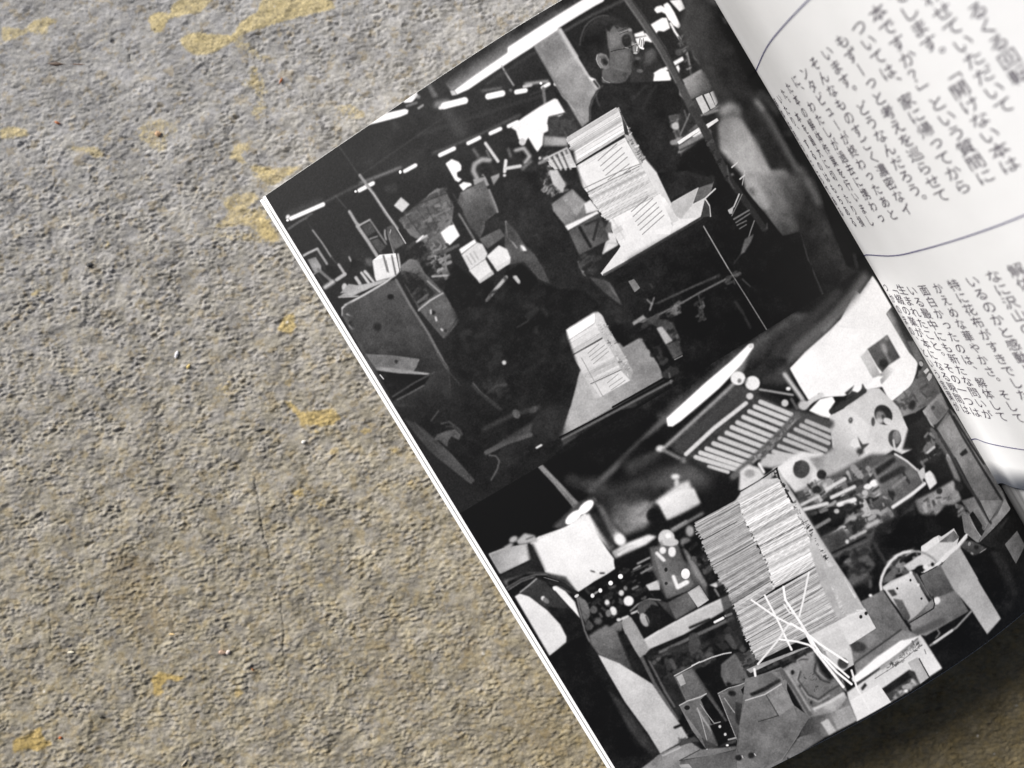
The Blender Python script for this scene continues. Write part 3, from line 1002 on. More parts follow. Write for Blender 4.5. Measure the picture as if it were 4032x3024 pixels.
p 96 6 520,-20 620,-20 720,180 830,330 900,450 1000,690 1000,760 940,780 830,900 300,880 560,640 680,470 680,320
g 130 84 12 400,900 800,500 290,860 560,640 660,480 760,420 900,600 960,740 820,900 640,1010 430,1080
c 60 120 30 40 120 12 201 340,880 640,600 800,520 930,740 700,960 430,1050
e 24 10 705,355 30,50 20
e 60 6 730,275 30,26 30
e 170 4 722,305 26,40 -20
p 190 4 755,415 810,365 840,400 790,455
p 180 4 800,500 840,435 880,460 875,510 835,560
e 46 6 665,505 20,18 0
e 34 20 590,900 56,74 20
e 60/70 10 500,800 30,24 0
p 22 10 560,1185 740,1060 850,1230 760,1300 640,1410 600,1300
g 150 110 6 850,900 1060,1100 745,990 830,890 960,760 1010,720 1130,960 1080,1040 950,1180 870,1210
g 110 90 6 880,880 1000,1050 830,950 950,830 1080,980 1060,1030 950,1150
e 60 12 895,945 30,30 0
l 190 16 6 750,990 850,1160 900,1220
l 150 18 6 820,920 890,1040 950,1120
l 140 18 8 950,760 1030,870 1090,950
l 44 24 6 930,1210 1040,1100 1100,1030
p 112 6 945,1240 1110,1000 1150,960 1250,1080 1600,1659 1180,1659 1060,1420
g 124 84 8 1100,1300 1290,1250 960,1240 1110,1040 1200,1100 1330,1300 1500,1659 1200,1659
l 58 20 8 1130,970 1210,1130 1300,1290
l 120 20 8 1200,1150 1330,1340 1420,1480
l 20 26 8 1220,1040 1340,1250 1500,1500 1600,1680
p 26 6 1260,1610 1370,1510 1400,1590 1320,1659 1280,1659
e 74 14 1160,1500 40,50 0
@H
p 205 6 1600,620 1700,570 1830,430 1960,420 2100,560 2160,700 2212,800 2212,860 2120,900 2060,870 1960,940 1900,1000 1780,1000 1700,950 1620,850 1600,700
p 60 6 1600,560 1680,520 1860,430 1840,390 1820,460 1760,440 1700,520
l 50 36 6 1610,590 1750,510 1850,440
p 70 4 1710,455 1780,398 1760,440 1730,480
l 80 8 3 1835,395 1850,430
e 150 4 1525,470 14,12 0
l 205 34 6 1410,560 1470,510 1540,470
g 210 160 8 1750,700 1600,900 1610,640 1760,580 1900,700 1850,900 1750,990 1640,860 1610,740
e 34 5 1990,615 62,76 -30
e 130 8 1970,630 36,44 -30
e 70 5 2000,650 40,14 60
e 205 6 2025,665 40,24 30
e 190 10 1960,660 26,20 0
e 90 6 1915,665 14,34 0
e 60 5 2072,790 46,66 -10
e 120 6 2085,775 30,50 0
l 205 16 4 2060,800 2070,860
e 84 5 1752,655 16,22 10
e 170 4 1750,650 6,6 0
p 215 5 2130,670 2205,760 2212,850 2120,900 2090,860 2130,790
e 225 5 1790,820 40,34 -20
p 60 6 1800,770 1840,830 1890,820 1840,870 1800,940 1830,860
e 60 10 1820,880 26,24 0
e 58 10 1890,950 34,24 20
p 66 14 440,830 900,400 1080,420 1330,600 1600,680 1610,850 1400,910 1000,950 860,1040 560,930
p 60 6 430,840 880,410 990,450 980,520 570,890
l 150 24 8 400,850 620,650 900,390
l 62 60 14 500,860 760,620 960,470
l 205 30 6 555,900 760,710 990,530
e 205 8 370,860 32,24 -10
l 120 24 10 390,870 510,930
e 100 10 540,945 22,24 0
e 226 4 935,350 54,50 0
e 226 4 1040,385 54,52 0
e 110 4 945,368 14,16 0
e 90/60 6 990,370 12,30 20
e 205 6 1020,480 26,24 0
l 34 40 8 1100,460 1230,520
l 150 16 6 1090,430 1330,470
e 205 6 1275,530 26,26 0
l 84 20 6 1320,500 1360,570
e 190 8 1410,545 40,36 -20
l 70 60 12 1330,600 1480,640 1600,680
l 196 33 5 1095,520 1320,612
l 200 33 5 1055,555 1310,655
l 196 33 5 1015,590 1270,692
l 198 33 5 972,630 1235,735
l 194 33 5 928,670 1190,775
l 196 33 5 888,705 1160,812
l 194 33 5 850,745 1120,850
l 190 33 5 800,785 1085,890
l 194 33 5 755,822 1040,925
l 198 33 5 705,860 1000,962
l 200 34 5 660,890 960,990
l 196 34 5 625,922 930,1015
l 196 26 5 720,990 860,1030
l 40 44 12 590,950 720,1030 870,1090
e 26 12 830,1085 50,30 20
l 176 30 6 1430,660 1600,730
l 178 30 6 1390,690 1600,780
l 178 30 6 1350,720 1590,820
l 180 30 6 1300,760 1570,870
l 180 30 6 1270,795 1540,900
l 180 30 6 1230,840 1490,930
l 184 30 6 1190,880 1430,950
l 184 30 6 1150,910 1360,980
p 185 10 1110,930 1200,890 1400,900 1300,960 1180,1000 1080,990
l 92 50 10 1360,620 1200,790 1050,930 900,1060
l 130 16 6 1350,650 1180,820 1040,960
c 70 170 40 16 40 4 203 1330,620 1370,640 1100,940 1040,940
p 205 8 940,1160 950,1020 1010,975 1090,1000 1130,1060 1140,1120 1000,1180
e 160 10 1020,1040 40,30 0
l 225 20 5 1085,970 1120,1030
p 215 8 1180,1010 1400,880 1560,900 1640,980 1560,1080 1440,1160 1350,1180 1290,1080
g 225 180 8 1300,1000 1480,1120 1200,1020 1390,900 1500,930 1450,1130 1350,1170
p 150 10 1450,930 1600,900 1660,1000 1540,1060
e 72 5 1395,1010 60,66 20
p 56 6 1340,1000 1350,960 1400,945 1360,1040
g 205 70 8 1640,950 1600,1060 1600,960 1660,940 1680,1020 1620,1060
e 238 5 1645,985 30,44 -20
l 215 20 5 1660,1040 1690,1020
p 176 18 1560,900 1660,820 1860,960 2040,960 1960,1060 1760,1010 1640,1080 1540,1060
p 74 12 1350,1180 1600,1060 1900,900 2120,900 2212,1100 2212,1659 1560,1659 1440,1420
@V
c 30 225 150 30 120 6 204 280,180 560,40 940,0 1000,120 900,460 640,560 420,420
c 30 190 70 20 80 6 205 800,180 1040,220 1080,400 920,480 760,560 700,420
l 205 30 6 540,160 690,75
l 210 30 6 580,230 770,140
l 205 30 6 350,330 540,280
l 190 26 6 330,290 470,220
l 226 40 6 640,290 770,250
e 238 6 940,110 44,30 -20
e 235 6 885,140 36,24 -10
l 60 20 6 300,250 400,210
e 44 8 460,165 46,34 0
e 150 6 560,100 30,26 0
e 40 6 500,40 40,40 20
p 24 8 390,390 560,310 640,310 700,370 690,450 500,560 440,460
e 28 6 600,380 80,70 20
e 30 6 670,350 36,44 0
e 190 6 625,345 22,20 0
l 120 30 6 450,480 560,415
l 110 26 6 490,350 540,330
p 84 8 500,560 680,480 720,560 560,680
g 76 50 8 520,580 700,640 500,560 680,520 720,580 580,690
l 30 20 5 590,690 860,560
l 84 16 5 600,720 880,590
e 205 4 712,598 16,18 0
l 170 26 6 740,570 860,510
l 180 40 8 880,470 960,430
e 190 6 860,190 26,22 0
e 170 8 760,400 34,26 0
e 46 8 1085,200 30,30 0
e 56 10 720,310 40,34 0
p 30 10 960,470 1269,330 1269,640 1100,720 1000,900 900,640
e 56 12 1080,560 40,56 -30
e 26 10 1040,600 60,70 0
l 60 24 10 930,600 1010,740 1100,880
p 60 20 720,740 860,680 900,760 880,952 740,952
e 92 20 860,720 50,60 -10
e 30 12 690,730 40,34 0
e 170 10 720,765 36,20 -30
c 30 96 50 30 120 12 206 640,700 900,660 960,952 740,952
@I
g 110 84 8 1200,600 1400,760 1100,640 1280,530 1420,620 1480,740 1260,900 1180,800
p 40 8 1130,640 1270,550 1290,580 1150,690
l 44 46 8 1180,720 1330,640
l 50 20 6 1320,640 1380,740
l 130 20 6 1260,770 1350,700
l 36 14 5 1260,860 1230,800
e 40 8 1255,825 26,26 0
l 225 14 4 1275,530 1360,580 1440,650
l 225 26 4 1260,915 1400,820 1490,745
l 170 12 4 1440,640 1480,740
p 30 8 1280,930 1490,790 1540,800 1420,880 1300,1010
g 150 100 10 1550,900 1500,1000 1420,870 1580,790 1700,720 1760,860 1600,960 1530,1020 1450,950
c 60 180 26 20 60 6 207 1440,880 1680,760 1740,860 1540,1000
p 222 5 1480,680 1530,650 1580,690 1585,740 1530,790
p 190 6 1440,660 1490,620 1500,700 1470,720
p 24 8 1540,640 1640,580 1690,660 1590,750
p 36 8 1380,320 1500,250 1540,360 1640,480 1660,560 1580,600 1440,600 1400,500 1330,500
c 30 140 40 20 70 6 208 1420,420 1560,360 1650,540 1480,620
l 190 20 5 1510,520 1560,480
l 92 30 8 1560,380 1660,540 1740,720
e 200 5 1665,560 10,30 -20
l 120 34 8 1660,560 1720,700
e 40 8 1740,770 30,30 0
e 40 6 1600,800 22,22 0
p 112 6 1690,330 1660,230 1720,240 1830,420 1980,640 2060,800 2110,930 1990,1060 1880,1170 1960,1030 1860,820 1760,620
g 132 100 6 1700,400 1900,900 1600,350 1680,240 1800,400 1960,680 2080,900 1960,1030 1860,830 1740,600
l 54 22 6 1590,380 1700,560 1780,720 1900,900 1970,1030
l 40 22 5 1670,220 1760,390 1900,620 2050,860
l 14 16 4 1720,230 1830,410 1960,620 2060,790
l 26 18 4 1700,260 1820,450 1920,600
p 24 4 1745,530 1790,490 1808,520 1765,548
p 120 6 1760,870 1850,840 1960,1030 1920,1100 1820,960
p 30 5 1815,970 1850,945 1920,1060 1900,1110 1860,1050
p 128 5 1770,970 1820,960 1900,1130 1870,1170 1780,1060
p 24 8 1560,1010 1640,900 1700,900 1760,1000 1790,1110 1660,1060 1560,1120
p 22 12 1340,1000 1560,960 1660,1060 1540,1160 1340,1230 1160,1200
c 70 170 18 16 40 5 209 1700,900 1770,900 1790,980 1730,980
@P
p 120 4 860,300 1000,300 1300,760 1200,900 920,680
g 112 136 3 1000,500 1250,880 870,330 960,330 1060,420 1270,760 1230,900 920,640
l 170 12 4 1060,440 1260,760
g 150 118 3 1700,250 1300,800 1290,780 1560,450 1800,-60 1920,150 1900,210 1240,900
p 30 3 1030,300 1100,220 1290,470 1310,560 1280,600 1360,640 1290,760 1200,640
p 112 4 1110,220 1200,150 1400,500 1350,600 1300,600 1310,520
l 52 50 6 1210,-20 1340,200 1460,440
p 122 4 1260,-20 1740,-20 1500,380 1470,420 1360,200
p 26 3 1240,905 1910,190 2212,640 2212,1000 2060,640 1800,940 1520,1020 1400,960
p 44 8 1260,900 1500,700 1900,320 1760,560 1430,880
p 110 2 1800,935 2065,640 2240,960 2040,1360
p 24 4 1100,1220 1400,1020 1800,945 2040,1365 2240,1120 2260,1659 1230,1659
p 36 10 1500,1050 1700,1050 1760,1500 1660,1440
p 70 8 830,960 920,860 1060,860 1220,920 1380,1010 1370,1050 1190,1180 1080,1220 940,1100
e 150 6 1030,930 30,46 20
e 150 8 1080,1150 34,40 20
l 140 20 4 1250,1120 1370,1040
e 30 10 1180,1000 50,50 0
p 200 6 -20,980 100,900 250,790 360,740 420,770 560,680 690,590 800,780 760,950 560,1100 300,1330 20,1560 -20,1560
p 226 6 -20,1000 200,840 340,760 380,880 260,1050 300,1300 60,1300 -20,1200
p 96 6 380,880 690,640 810,780 580,960 400,1130
g 140 90 5 560,800 760,860 540,860 690,640 800,790 600,960
l 205 26 6 420,790 680,610
l 228 46 4 790,930 960,730
l 222 70 5 440,1290 640,1100 780,970
l 50 34 6 350,1290 500,1200
e 60 5 235,1380 36,36 0
e 30 8 20,1480 60,60 0
l 215 60 6 40,1520 380,1330
g 170 186 3 600,1000 900,1500 450,1360 620,1150 780,980 830,980 1060,1400 1230,1700 600,1700
p 84 5 -20,1620 260,1480 420,1400 580,1659 -20,1700
l 60 14 4 420,1390 560,1600
e 120 4 1390,1030 10,10 0
@K
p 28 12 1180,330 1240,200 1400,90 1580,150 1400,240 1300,280
c 40 150 26 30 80 6 301 1230,150 1420,90 1560,150 1400,250 1220,320
p 205 6 1340,190 1480,100 1600,20 1700,20 1760,60 1580,170 1440,210 1380,230
l 218 20 3 1176,368 1170,320 1180,272 1205,215 1243,160 1290,117 1340,94 1400,85
l 150 16 4 1400,85 1450,88 1500,104 1545,132 1575,160
e 30 5 1460,215 40,26 -20
e 28 3 1550,182 12,14 0
e 225 4 1500,200 20,20 0
p 190 3 1185,345 1250,300 1400,235 1480,380 1530,470 1430,560 1380,600 1200,380
g 205 165 3 1300,300 1450,560 1190,348 1395,240 1520,470 1380,590
e 40 2 1390,296 8,10 0
e 40 2 1294,356 8,9 0
e 40 2 1470,430 8,9 0
p 70 4 1222,370 1270,362 1296,402 1260,416
p 88 6 1265,430 1330,440 1390,560 1380,590 1340,580
l 26 22 3 1195,380 1270,510 1370,660
p 96 2 1460,265 1610,185 1690,330 1720,370 1560,440 1500,350
g 104 84 3 1500,260 1680,380 1465,262 1612,188 1715,372 1560,430
l 84 14 3 1410,240 1500,390 1550,440
l 150 8 3 1430,250 1520,400
e 240 3 1392,240 12,10 0
e 235 3 1447,330 10,10 0
p 118 3 1530,450 1560,430 1720,370 1810,520 1720,570 1500,700 1440,690 1380,610
g 126 96 3 1560,460 1700,600 1540,450 1720,372 1808,522 1690,590 1420,700 1390,640
e 220 3 1582,445 24,28 20
l 32 9 2 1550,415 1562,470 1555,500 1380,605
l 90 10 4 1370,600 1500,520
l 84 50 8 1420,680 1620,590
l 120 10 3 1580,650 1600,680 1570,720
g 170 180 3 1700,200 1950,640 1610,190 1745,50 1900,330 2050,570 1945,690 1830,510 1700,360
l 225 26 3 1585,180 1650,110 1740,40 1790,-20
p 26 3 1745,50 1850,120 1990,60 2190,440 2050,580
p 40 14 1960,80 2040,90 2180,380 2140,420
p 22 3 1540,770 1700,640 1825,515 1945,690 1620,900
l 150 14 4 1530,770 1640,690 1720,640 1830,520
l 205 16 4 1560,750 1690,660
l 30 7 2 1520,760 1700,632
p 27 4 1545,780 1640,740 1720,850 1620,910
p 110 3 1030,450 1190,370 1380,660 1440,700 1300,740 980,900 940,770 1140,640 1070,530
g 124 98 4 1060,440 1340,700 1040,450 1185,375 1375,650 1300,700 1000,880 950,770 1140,640
e 244 3 1100,407 13,11 0
e 62 10 1010,780 60,40 10
l 48 12 3 980,900 1120,800 1320,655
g 120 150 6 1100,850 1200,1000 980,905 1330,660 1450,700 1420,740 1000,990
p 235 4 960,1010 1150,850 1310,740 1460,700 1400,760 1000,1040
l 240 26 5 980,1020 1200,850 1330,745
g 205 225 3 1300,850 1500,1000 930,1110 1100,990 1460,690 1490,730 1620,935 1460,1040 1230,1190 1000,1320 940,1170
l 70 10 3 1000,1050 1250,880 1440,720
l 150 30 3 1180,930 1440,745
c 50 215 90 6 26 1.5 302 1180,960 1430,720 1490,740 1440,800 1230,960
l 110 5 2 1130,1010 1300,900 1460,770
p 172 2 1370,895 1440,855 1525,1000 1460,1050
l 44 9 2 1450,865 1525,1000
l 90 5 2 1490,800 1500,830
p 58 4 1175,1090 1380,945 1420,960 1460,1050 1240,1180
p 34 5 1180,1090 1370,960 1400,1000 1220,1120
p 150 5 1260,1150 1410,1010 1450,1050 1280,1160
c 50 220 26 12 40 3 303 1240,1110 1410,1000 1450,1050 1280,1160
e 235 3 1358,1100 14,12 0
p 222 2 950,1170 1160,1050 1250,1180 1000,1320
p 40 3 1030,1080 1060,1040 1075,1060 1040,1100
p 205 2 600,680 900,560 1060,500 1140,645 960,760 720,820 690,750
p 218 3 760,200 830,185 930,340 1030,500 1060,520 960,560 900,560 780,300
g 196 178 3 800,220 960,520 765,205 830,190 1030,515 900,560 800,340
p 222 2 800,160 840,190 1060,510 1000,520 860,240
e 34 2 1030,562 12,14 0
e 34 2 1068,537 12,14 0
p 196 3 740,720 880,650 960,790 980,900 900,960 800,920
p 185 2 830,820 930,790 980,910 900,950
e 66 3 900,900 38,42 -30
p 150 3 690,745 720,740 900,1020 930,1110 890,1080 740,860
l 90 7 2 700,760 830,950 910,1060
p 60 5 850,960 900,1000 890,1030
p 112 4 440,950 560,880 690,780 820,960 940,1160 1000,1310 800,1420 640,1290 520,1080
g 132 96 6 560,900 760,1180 470,950 560,890 690,790 900,1100 740,1230 620,1200
l 60 10 4 545,890 590,870 640,870
l 56 12 4 590,960 570,1020 650,1130 720,1160 800,1100 870,1060
l 158 8 3 575,960 560,1020 640,1140 720,1180 800,1130
l 150 8 3 600,940 560,880 640,830
l 52 12 4 700,900 690,960 740,1020 800,1040
l 150 10 4 720,900 715,960 770,1010 830,1020
p 30 12 690,800 740,860 840,1010 800,1030 740,960 700,880
c 60 100 30 6 16 1.5 304 600,980 700,950 780,1060 700,1120
l 84 30 5 450,950 560,1100 660,1270
l 150 14 4 490,960 660,1240
e 30 3 535,965 14,18 0
e 36 3 588,1065 8,14 0
e 36 3 670,1185 10,12 0
g 170 110 6 700,1200 760,1330 690,1240 900,1110 930,1150 860,1240 700,1310
l 190 20 6 690,1230 800,1180 900,1120
g 60 150 5 640,1330 900,1290 600,1370 660,1290 820,1260 950,1200 1000,1315 800,1420 560,1540
p 180 3 740,1330 790,1300 850,1390 800,1420
p 150 4 830,1290 940,1210 1000,1310 860,1380
l 120 8 3 540,1480 620,1560
p 150 4 560,1450 620,1430 650,1470 590,1530
l 205 16 3 620,1500 680,1420
p 96 4 470,1560 580,1440 700,1400 760,1440 520,1600
l 46 6 2 580,1420 540,1340 480,1260
l 40 8 3 460,1590 580,1420
p 108 2 190,1010 380,960 440,960 540,1200 660,1290 600,1380 580,1420 460,1600 340,1659 120,1560 170,1200
g 116 102 2 220,1200 450,1500 190,1165 340,1130 400,1280 540,1210 600,1380 460,1590 330,1659 140,1540 160,1300
p 128 2 345,1125 455,1055 545,1205 440,1280
g 112 88 3 210,1030 430,1000 195,1020 380,965 450,1030 330,1110 190,1165
p 42 5 220,1120 330,1070 440,1010 450,1030 340,1100 240,1140
l 180 9 2 190,1168 330,1125 450,1050
l 58 6 2 340,1130 400,1230 430,1280
l 46 6 2 285,1322 360,1300 430,1278
e 34 3 145,1585 24,22 0
e 30 3 235,1568 24,22 0
l 200 6 2 165,1570 172,1585
l 200 6 2 255,1555 265,1568
l 90 5 2 380,1560 420,1540
p 44 3 205,950 400,890 680,775 700,800 560,870 400,930 220,1000
c 20 90 30 20 60 3 305 260,940 660,790 690,800 420,930
p 150 2 200,945 290,905 600,790 680,770 400,890 230,970
@I
p 165 5 150,810 400,640 430,660 280,800 180,840
p 178 3 395,640 420,625 560,850 700,1080 800,1240 960,1480 1060,1659 900,1659 780,1380 640,1120 480,850
p 196 3 470,760 540,840 700,1100 820,1330 1000,1570 960,1600 800,1360 640,1120
c 34 150 100 6 22 1.5 401 430,690 520,820 800,1310 760,1350 640,1120 500,860
g 150 180 3 650,1140 760,1330 620,1080 700,1180 790,1340 900,1560 850,1580 720,1360
p 176 2 770,1360 850,1340 1010,1620 1050,1659 860,1659
l 30 10 2 120,820 280,730 420,632
l 22 12 2 415,635 440,720 530,880
c 20 60 30 10 40 2 402 390,650 440,690 530,880 500,880 420,740
l 110 4 2 380,660 385,720
@H
p 200 3 960,1175 1110,1080 1220,1075 1240,1130 900,1260
@*
s 105 190 24 4 421 2732,2060 2907,1965 2935,2050 2768,2143
s 96 186 26 4 422 2768,2143 2935,2050 2985,2152 2812,2246
s 104 188 20 4 423 2812,2246 2985,2152 3025,2225 2862,2325
s 112 192 20 4 424 2862,2325 3025,2225 3048,2320 2902,2415
s 150 234 16 3 431 2907,1965 3065,1880 3098,1945 2926,2036
s 140 240 22 3 432 2926,2036 3098,1945 3152,2045 2978,2138
s 156 238 18 3 433 2978,2138 3152,2045 3190,2125 3020,2212
s 160 240 20 3 434 3020,2212 3190,2125 3232,2220 3046,2318
s 112 206 26 4 435 2902,2412 3232,2222 3262,2300 2930,2500
s 128 214 22 4 436 2930,2500 3270,2297 3318,2390 2968,2570
s 120 200 10 4 437 2968,2570 3318,2390 3332,2428 2984,2604
l 40 3 1 2760,2130 2900,2055
l 46 3 1 2800,2230 2980,2130
l 60 3 1 2880,2380 3030,2290
l 60 3 1 2940,2520 3150,2400
l 50 3 1 2990,2150 3180,2050
@H
@I
@H
@I
@K
g 205 170 3 60,20 700,560 690,-20 760,200 900,560 860,570 740,330 650,40
p 40/70 3 -20,300 40,330 90,460 170,640 180,760 140,800 60,620
l 235 14 2 235,440 400,555 520,620
l 232 14 2 330,405 400,540 440,620 490,730 525,800
l 240 16 2 465,345 480,440 540,530 600,620 660,720 750,850 850,960 960,1050
l 225 14 2 650,240 610,440 580,560
l 220 14 2 500,620 420,740 280,905
l 238 14 2 440,725 560,740 650,765 780,860 940,1000
l 240 16 2 520,610 620,670 730,760 930,890
l 230 18 2 600,620 690,800 900,1070
l 225 14 2 960,950 1000,1080 1090,1235
l 220 10 2 470,470 510,530 580,560
l 230 16 2 255,940 262,990
"""

# ================================================================ helpers
MM = .001
def lin(c): c = np.asarray(c, float); return np.where(c <= .04045, c/12.92, ((c+.055)/1.055)**2.4)
def P3(x, y, z): return np.stack([np.asarray(x, float), np.asarray(y, float), np.asarray(z, float)], -1)*MM
def mesh_obj(name, co, quads=None, tris=None, mat=None, parent=None, smooth=True, col=None):
    me = bpy.data.meshes.new(name); co = np.asarray(co, np.float32).reshape(-1, 3)
    parts = [np.asarray(a, np.int32) for a in (quads, tris) if a is not None and len(a)]
    loops = np.concatenate([a.ravel() for a in parts]); n = sum(len(a) for a in parts)
    tot = np.concatenate([np.full(len(a), a.shape[1], np.int32) for a in parts])
    me.vertices.add(len(co)); me.vertices.foreach_set('co', co.ravel())
    me.loops.add(len(loops)); me.loops.foreach_set('vertex_index', loops)
    me.polygons.add(n); me.polygons.foreach_set('loop_start', np.concatenate([[0], np.cumsum(tot)[:-1]]).astype(np.int32))
    me.polygons.foreach_set('use_smooth', np.full(n, smooth))
    if col is not None:
        at = me.color_attributes.new('print', 'FLOAT_COLOR', 'POINT')
        at.data.foreach_set('color', np.concatenate([np.asarray(col, np.float32), np.ones((len(co), 1), np.float32)], 1).ravel())
    me.update(calc_edges=True); me.validate()
    if mat: me.materials.append(mat)
    o = bpy.data.objects.new(name, me); C.collection.objects.link(o)
    if parent: o.parent = parent
    return o
def grid_quads(nr, nc, off=0, flip=False):
    i = np.arange(nr*nc).reshape(nr, nc) + off
    q = np.stack([i[:-1, :-1], i[:-1, 1:], i[1:, 1:], i[1:, :-1]], -1).reshape(-1, 4)
    return q[:, ::-1] if flip else q
def slab(top, bot, flip=False):             # two grids of points -> one closed thin body
    nr, nc = top.shape[:2]; n = nr*nc
    q = [grid_quads(nr, nc, 0, not flip), grid_quads(nr, nc, n, flip)]
    i = np.arange(n).reshape(nr, nc)
    rim = np.concatenate([i[0, :], i[1:, -1], i[-1, -2::-1], i[-2:0:-1, 0]]); r2 = np.roll(rim, -1)
    s = np.stack([rim, r2, r2+n, rim+n], -1); q.append(s if not flip else s[:, ::-1])
    return np.concatenate([top.reshape(-1, 3), bot.reshape(-1, 3)]), np.concatenate(q)
def material(name, color=(.8, .8, .8), rough=.6, spec=.4, attr=False, grain=None, bump=None, sheen=None):
    m = bpy.data.materials.new(name); m.use_nodes = True; t = m.node_tree; b = t.nodes['Principled BSDF']
    b.inputs['Roughness'].default_value = rough; b.inputs['Specular IOR Level'].default_value = spec
    src = None
    if attr:
        a = t.nodes.new('ShaderNodeVertexColor'); a.layer_name = 'print'; src = a.outputs['Color']
    tc = t.nodes.new('ShaderNodeTexCoord')
    if grain:                               # (size in metres, how much)
        n = t.nodes.new('ShaderNodeTexNoise'); n.inputs['Scale'].default_value = 1/grain[0]; n.inputs['Detail'].default_value = 5
        t.links.new(tc.outputs['Object'], n.inputs['Vector'])
        r = t.nodes.new('ShaderNodeMapRange'); r.inputs['From Min'].default_value = .3; r.inputs['From Max'].default_value = .7
        r.inputs['To Min'].default_value = 1-grain[1]; r.inputs['To Max'].default_value = 1+grain[1]
        t.links.new(n.outputs['Fac'], r.inputs['Value'])
        mx = t.nodes.new('ShaderNodeVectorMath'); mx.operation = 'SCALE'
        if src: t.links.new(src, mx.inputs[0])
        else: mx.inputs[0].default_value = color
        t.links.new(r.outputs['Result'], mx.inputs['Scale']); src = mx.outputs[0]
    if src: t.links.new(src, b.inputs['Base Color'])
    else: b.inputs['Base Color'].default_value = (*color, 1)
    if bump:                                # (size, strength, depth)
        n = t.nodes.new('ShaderNodeTexNoise'); n.inputs['Scale'].default_value = 1/bump[0]; n.inputs['Detail'].default_value = 6; n.inputs['Roughness'].default_value = .6
        t.links.new(tc.outputs['Object'], n.inputs['Vector'])
        bp = t.nodes.new('ShaderNodeBump'); bp.inputs['Strength'].default_value = bump[1]; bp.inputs['Distance'].default_value = bump[2]
        t.links.new(n.outputs['Fac'], bp.inputs['Height']); t.links.new(bp.outputs[0], b.inputs['Normal'])
    return m
def tag(o, label=None, cat=None, group=None, kind=None):
    for k, v in (('label', label), ('category', cat), ('group', group), ('kind', kind)):
        if v: o[k] = v
    return o
M_PRINT = material('coated_print', rough=.5, spec=.2, attr=True, bump=(.00018, .08, .00002))
M_PAPER = material('white_paper', (.80, .80, .795), .62, .25, grain=(.004, .012), bump=(.0003, .10, .00003))
M_LEAF = material('uncoated_paper', (.82, .82, .815), .75, .15, grain=(.005, .014), bump=(.00035, .14, .00004))
M_EDGE = material('sheet_edges', (.62, .61, .58), .8, .1, grain=(.0006, .10))
M_COVER = material('cover_board', (.12, .12, .12), .5, .3, grain=(.003, .05))
M_INK = material('violet_black_ink', (.085, .070, .092), .7, .2, grain=(.0005, .1))
M_RULE = material('violet_rule_ink', (.060, .050, .17), .7, .2, grain=(.0006, .08))
M_FLOOR = material('weathered_concrete', rough=.92, spec=.12, attr=True, grain=(.00045, .16), bump=(.0005, .55, .00035))

# ================================================================ the concrete: one sheet, crumbly in the middle where the photo looks
rng = np.random.RandomState(5)
GX0, GX1, GY0, GY1, GS = -176., 176., -134., 134., .32
gx = np.arange(GX0, GX1+.01, GS); gy = np.arange(GY1, GY0-.01, -GS); NX, NY = len(gx), len(gy)
fx_ = np.fft.fftfreq(NX, GS)[None, :]; fy_ = np.fft.fftfreq(NY, GS)[:, None]
def noise(wl, spread=.6, stretch=1., ang=0., seed=0):   # band-limited noise, wl in millimetres, unit variance
    r = np.random.RandomState(seed); ca, sa = math.cos(ang), math.sin(ang)
    u = (fx_*ca + fy_*sa)*stretch; v = -fx_*sa + fy_*ca; f = np.hypot(u, v) + 1e-6
    g = np.exp(-(np.log(f*wl)/spread)**2/2)
    a = np.fft.ifft2(np.fft.fft2(r.randn(NY, NX))*g).real
    return (a/a.std()).astype(np.float32)
def fgrid(px, py): return ((np.asarray(px)-CX)*FLOOR/F - GX0)/GS, ((np.asarray(py)-CY)*FLOOR/F + GY1)/GS
PX = (gx/FLOOR*F + CX)[None, :]; PY = (-gy/FLOOR*F + CY)[:, None]      # where each spot shows in the photograph
def sstep(a, b, x): t = np.clip((x-a)/(b-a), 0, 1); return t*t*(3-2*t)
def stain(text, seed, rag=26):              # ragged patches: the drawn outline broken up by noise
    sh = Sheet(0, NY, NX); fr = (0, 0, 1)
    for ln in text.strip().splitlines():
        tk = ln.replace(',', ' ').split()
        if tk[0][0] == '@': fr = tuple(float(t) for t in tk[1:4]); continue
        v = np.array([float(t) for t in tk[3:]]).reshape(-1, 2)
        xs, ys = fgrid(fr[0]+v[:, 0]*fr[2], fr[1]+v[:, 1]*fr[2]); b = float(tk[2])*fr[2]*FLOOR/F/GS
        if tk[0] == 'p': sh.poly(xs, ys, 1, b, float(tk[1]))
        else: sh.line(xs, ys, 1, max(float(tk[0][1:])*fr[2]*FLOOR/F/GS, .8), b, float(tk[1]))
    n = .5*noise(2.2, .5, seed=seed) + .35*noise(6, .5, seed=seed+1) + .3*noise(1.1, .4, seed=seed+2)
    m = box_blur(sh.a, 2)
    return np.clip(sstep(.30, .66, m + .20*n*np.clip(m*4, 0, 1)), 0, 1)*np.clip(m*1.15, 0, 1)
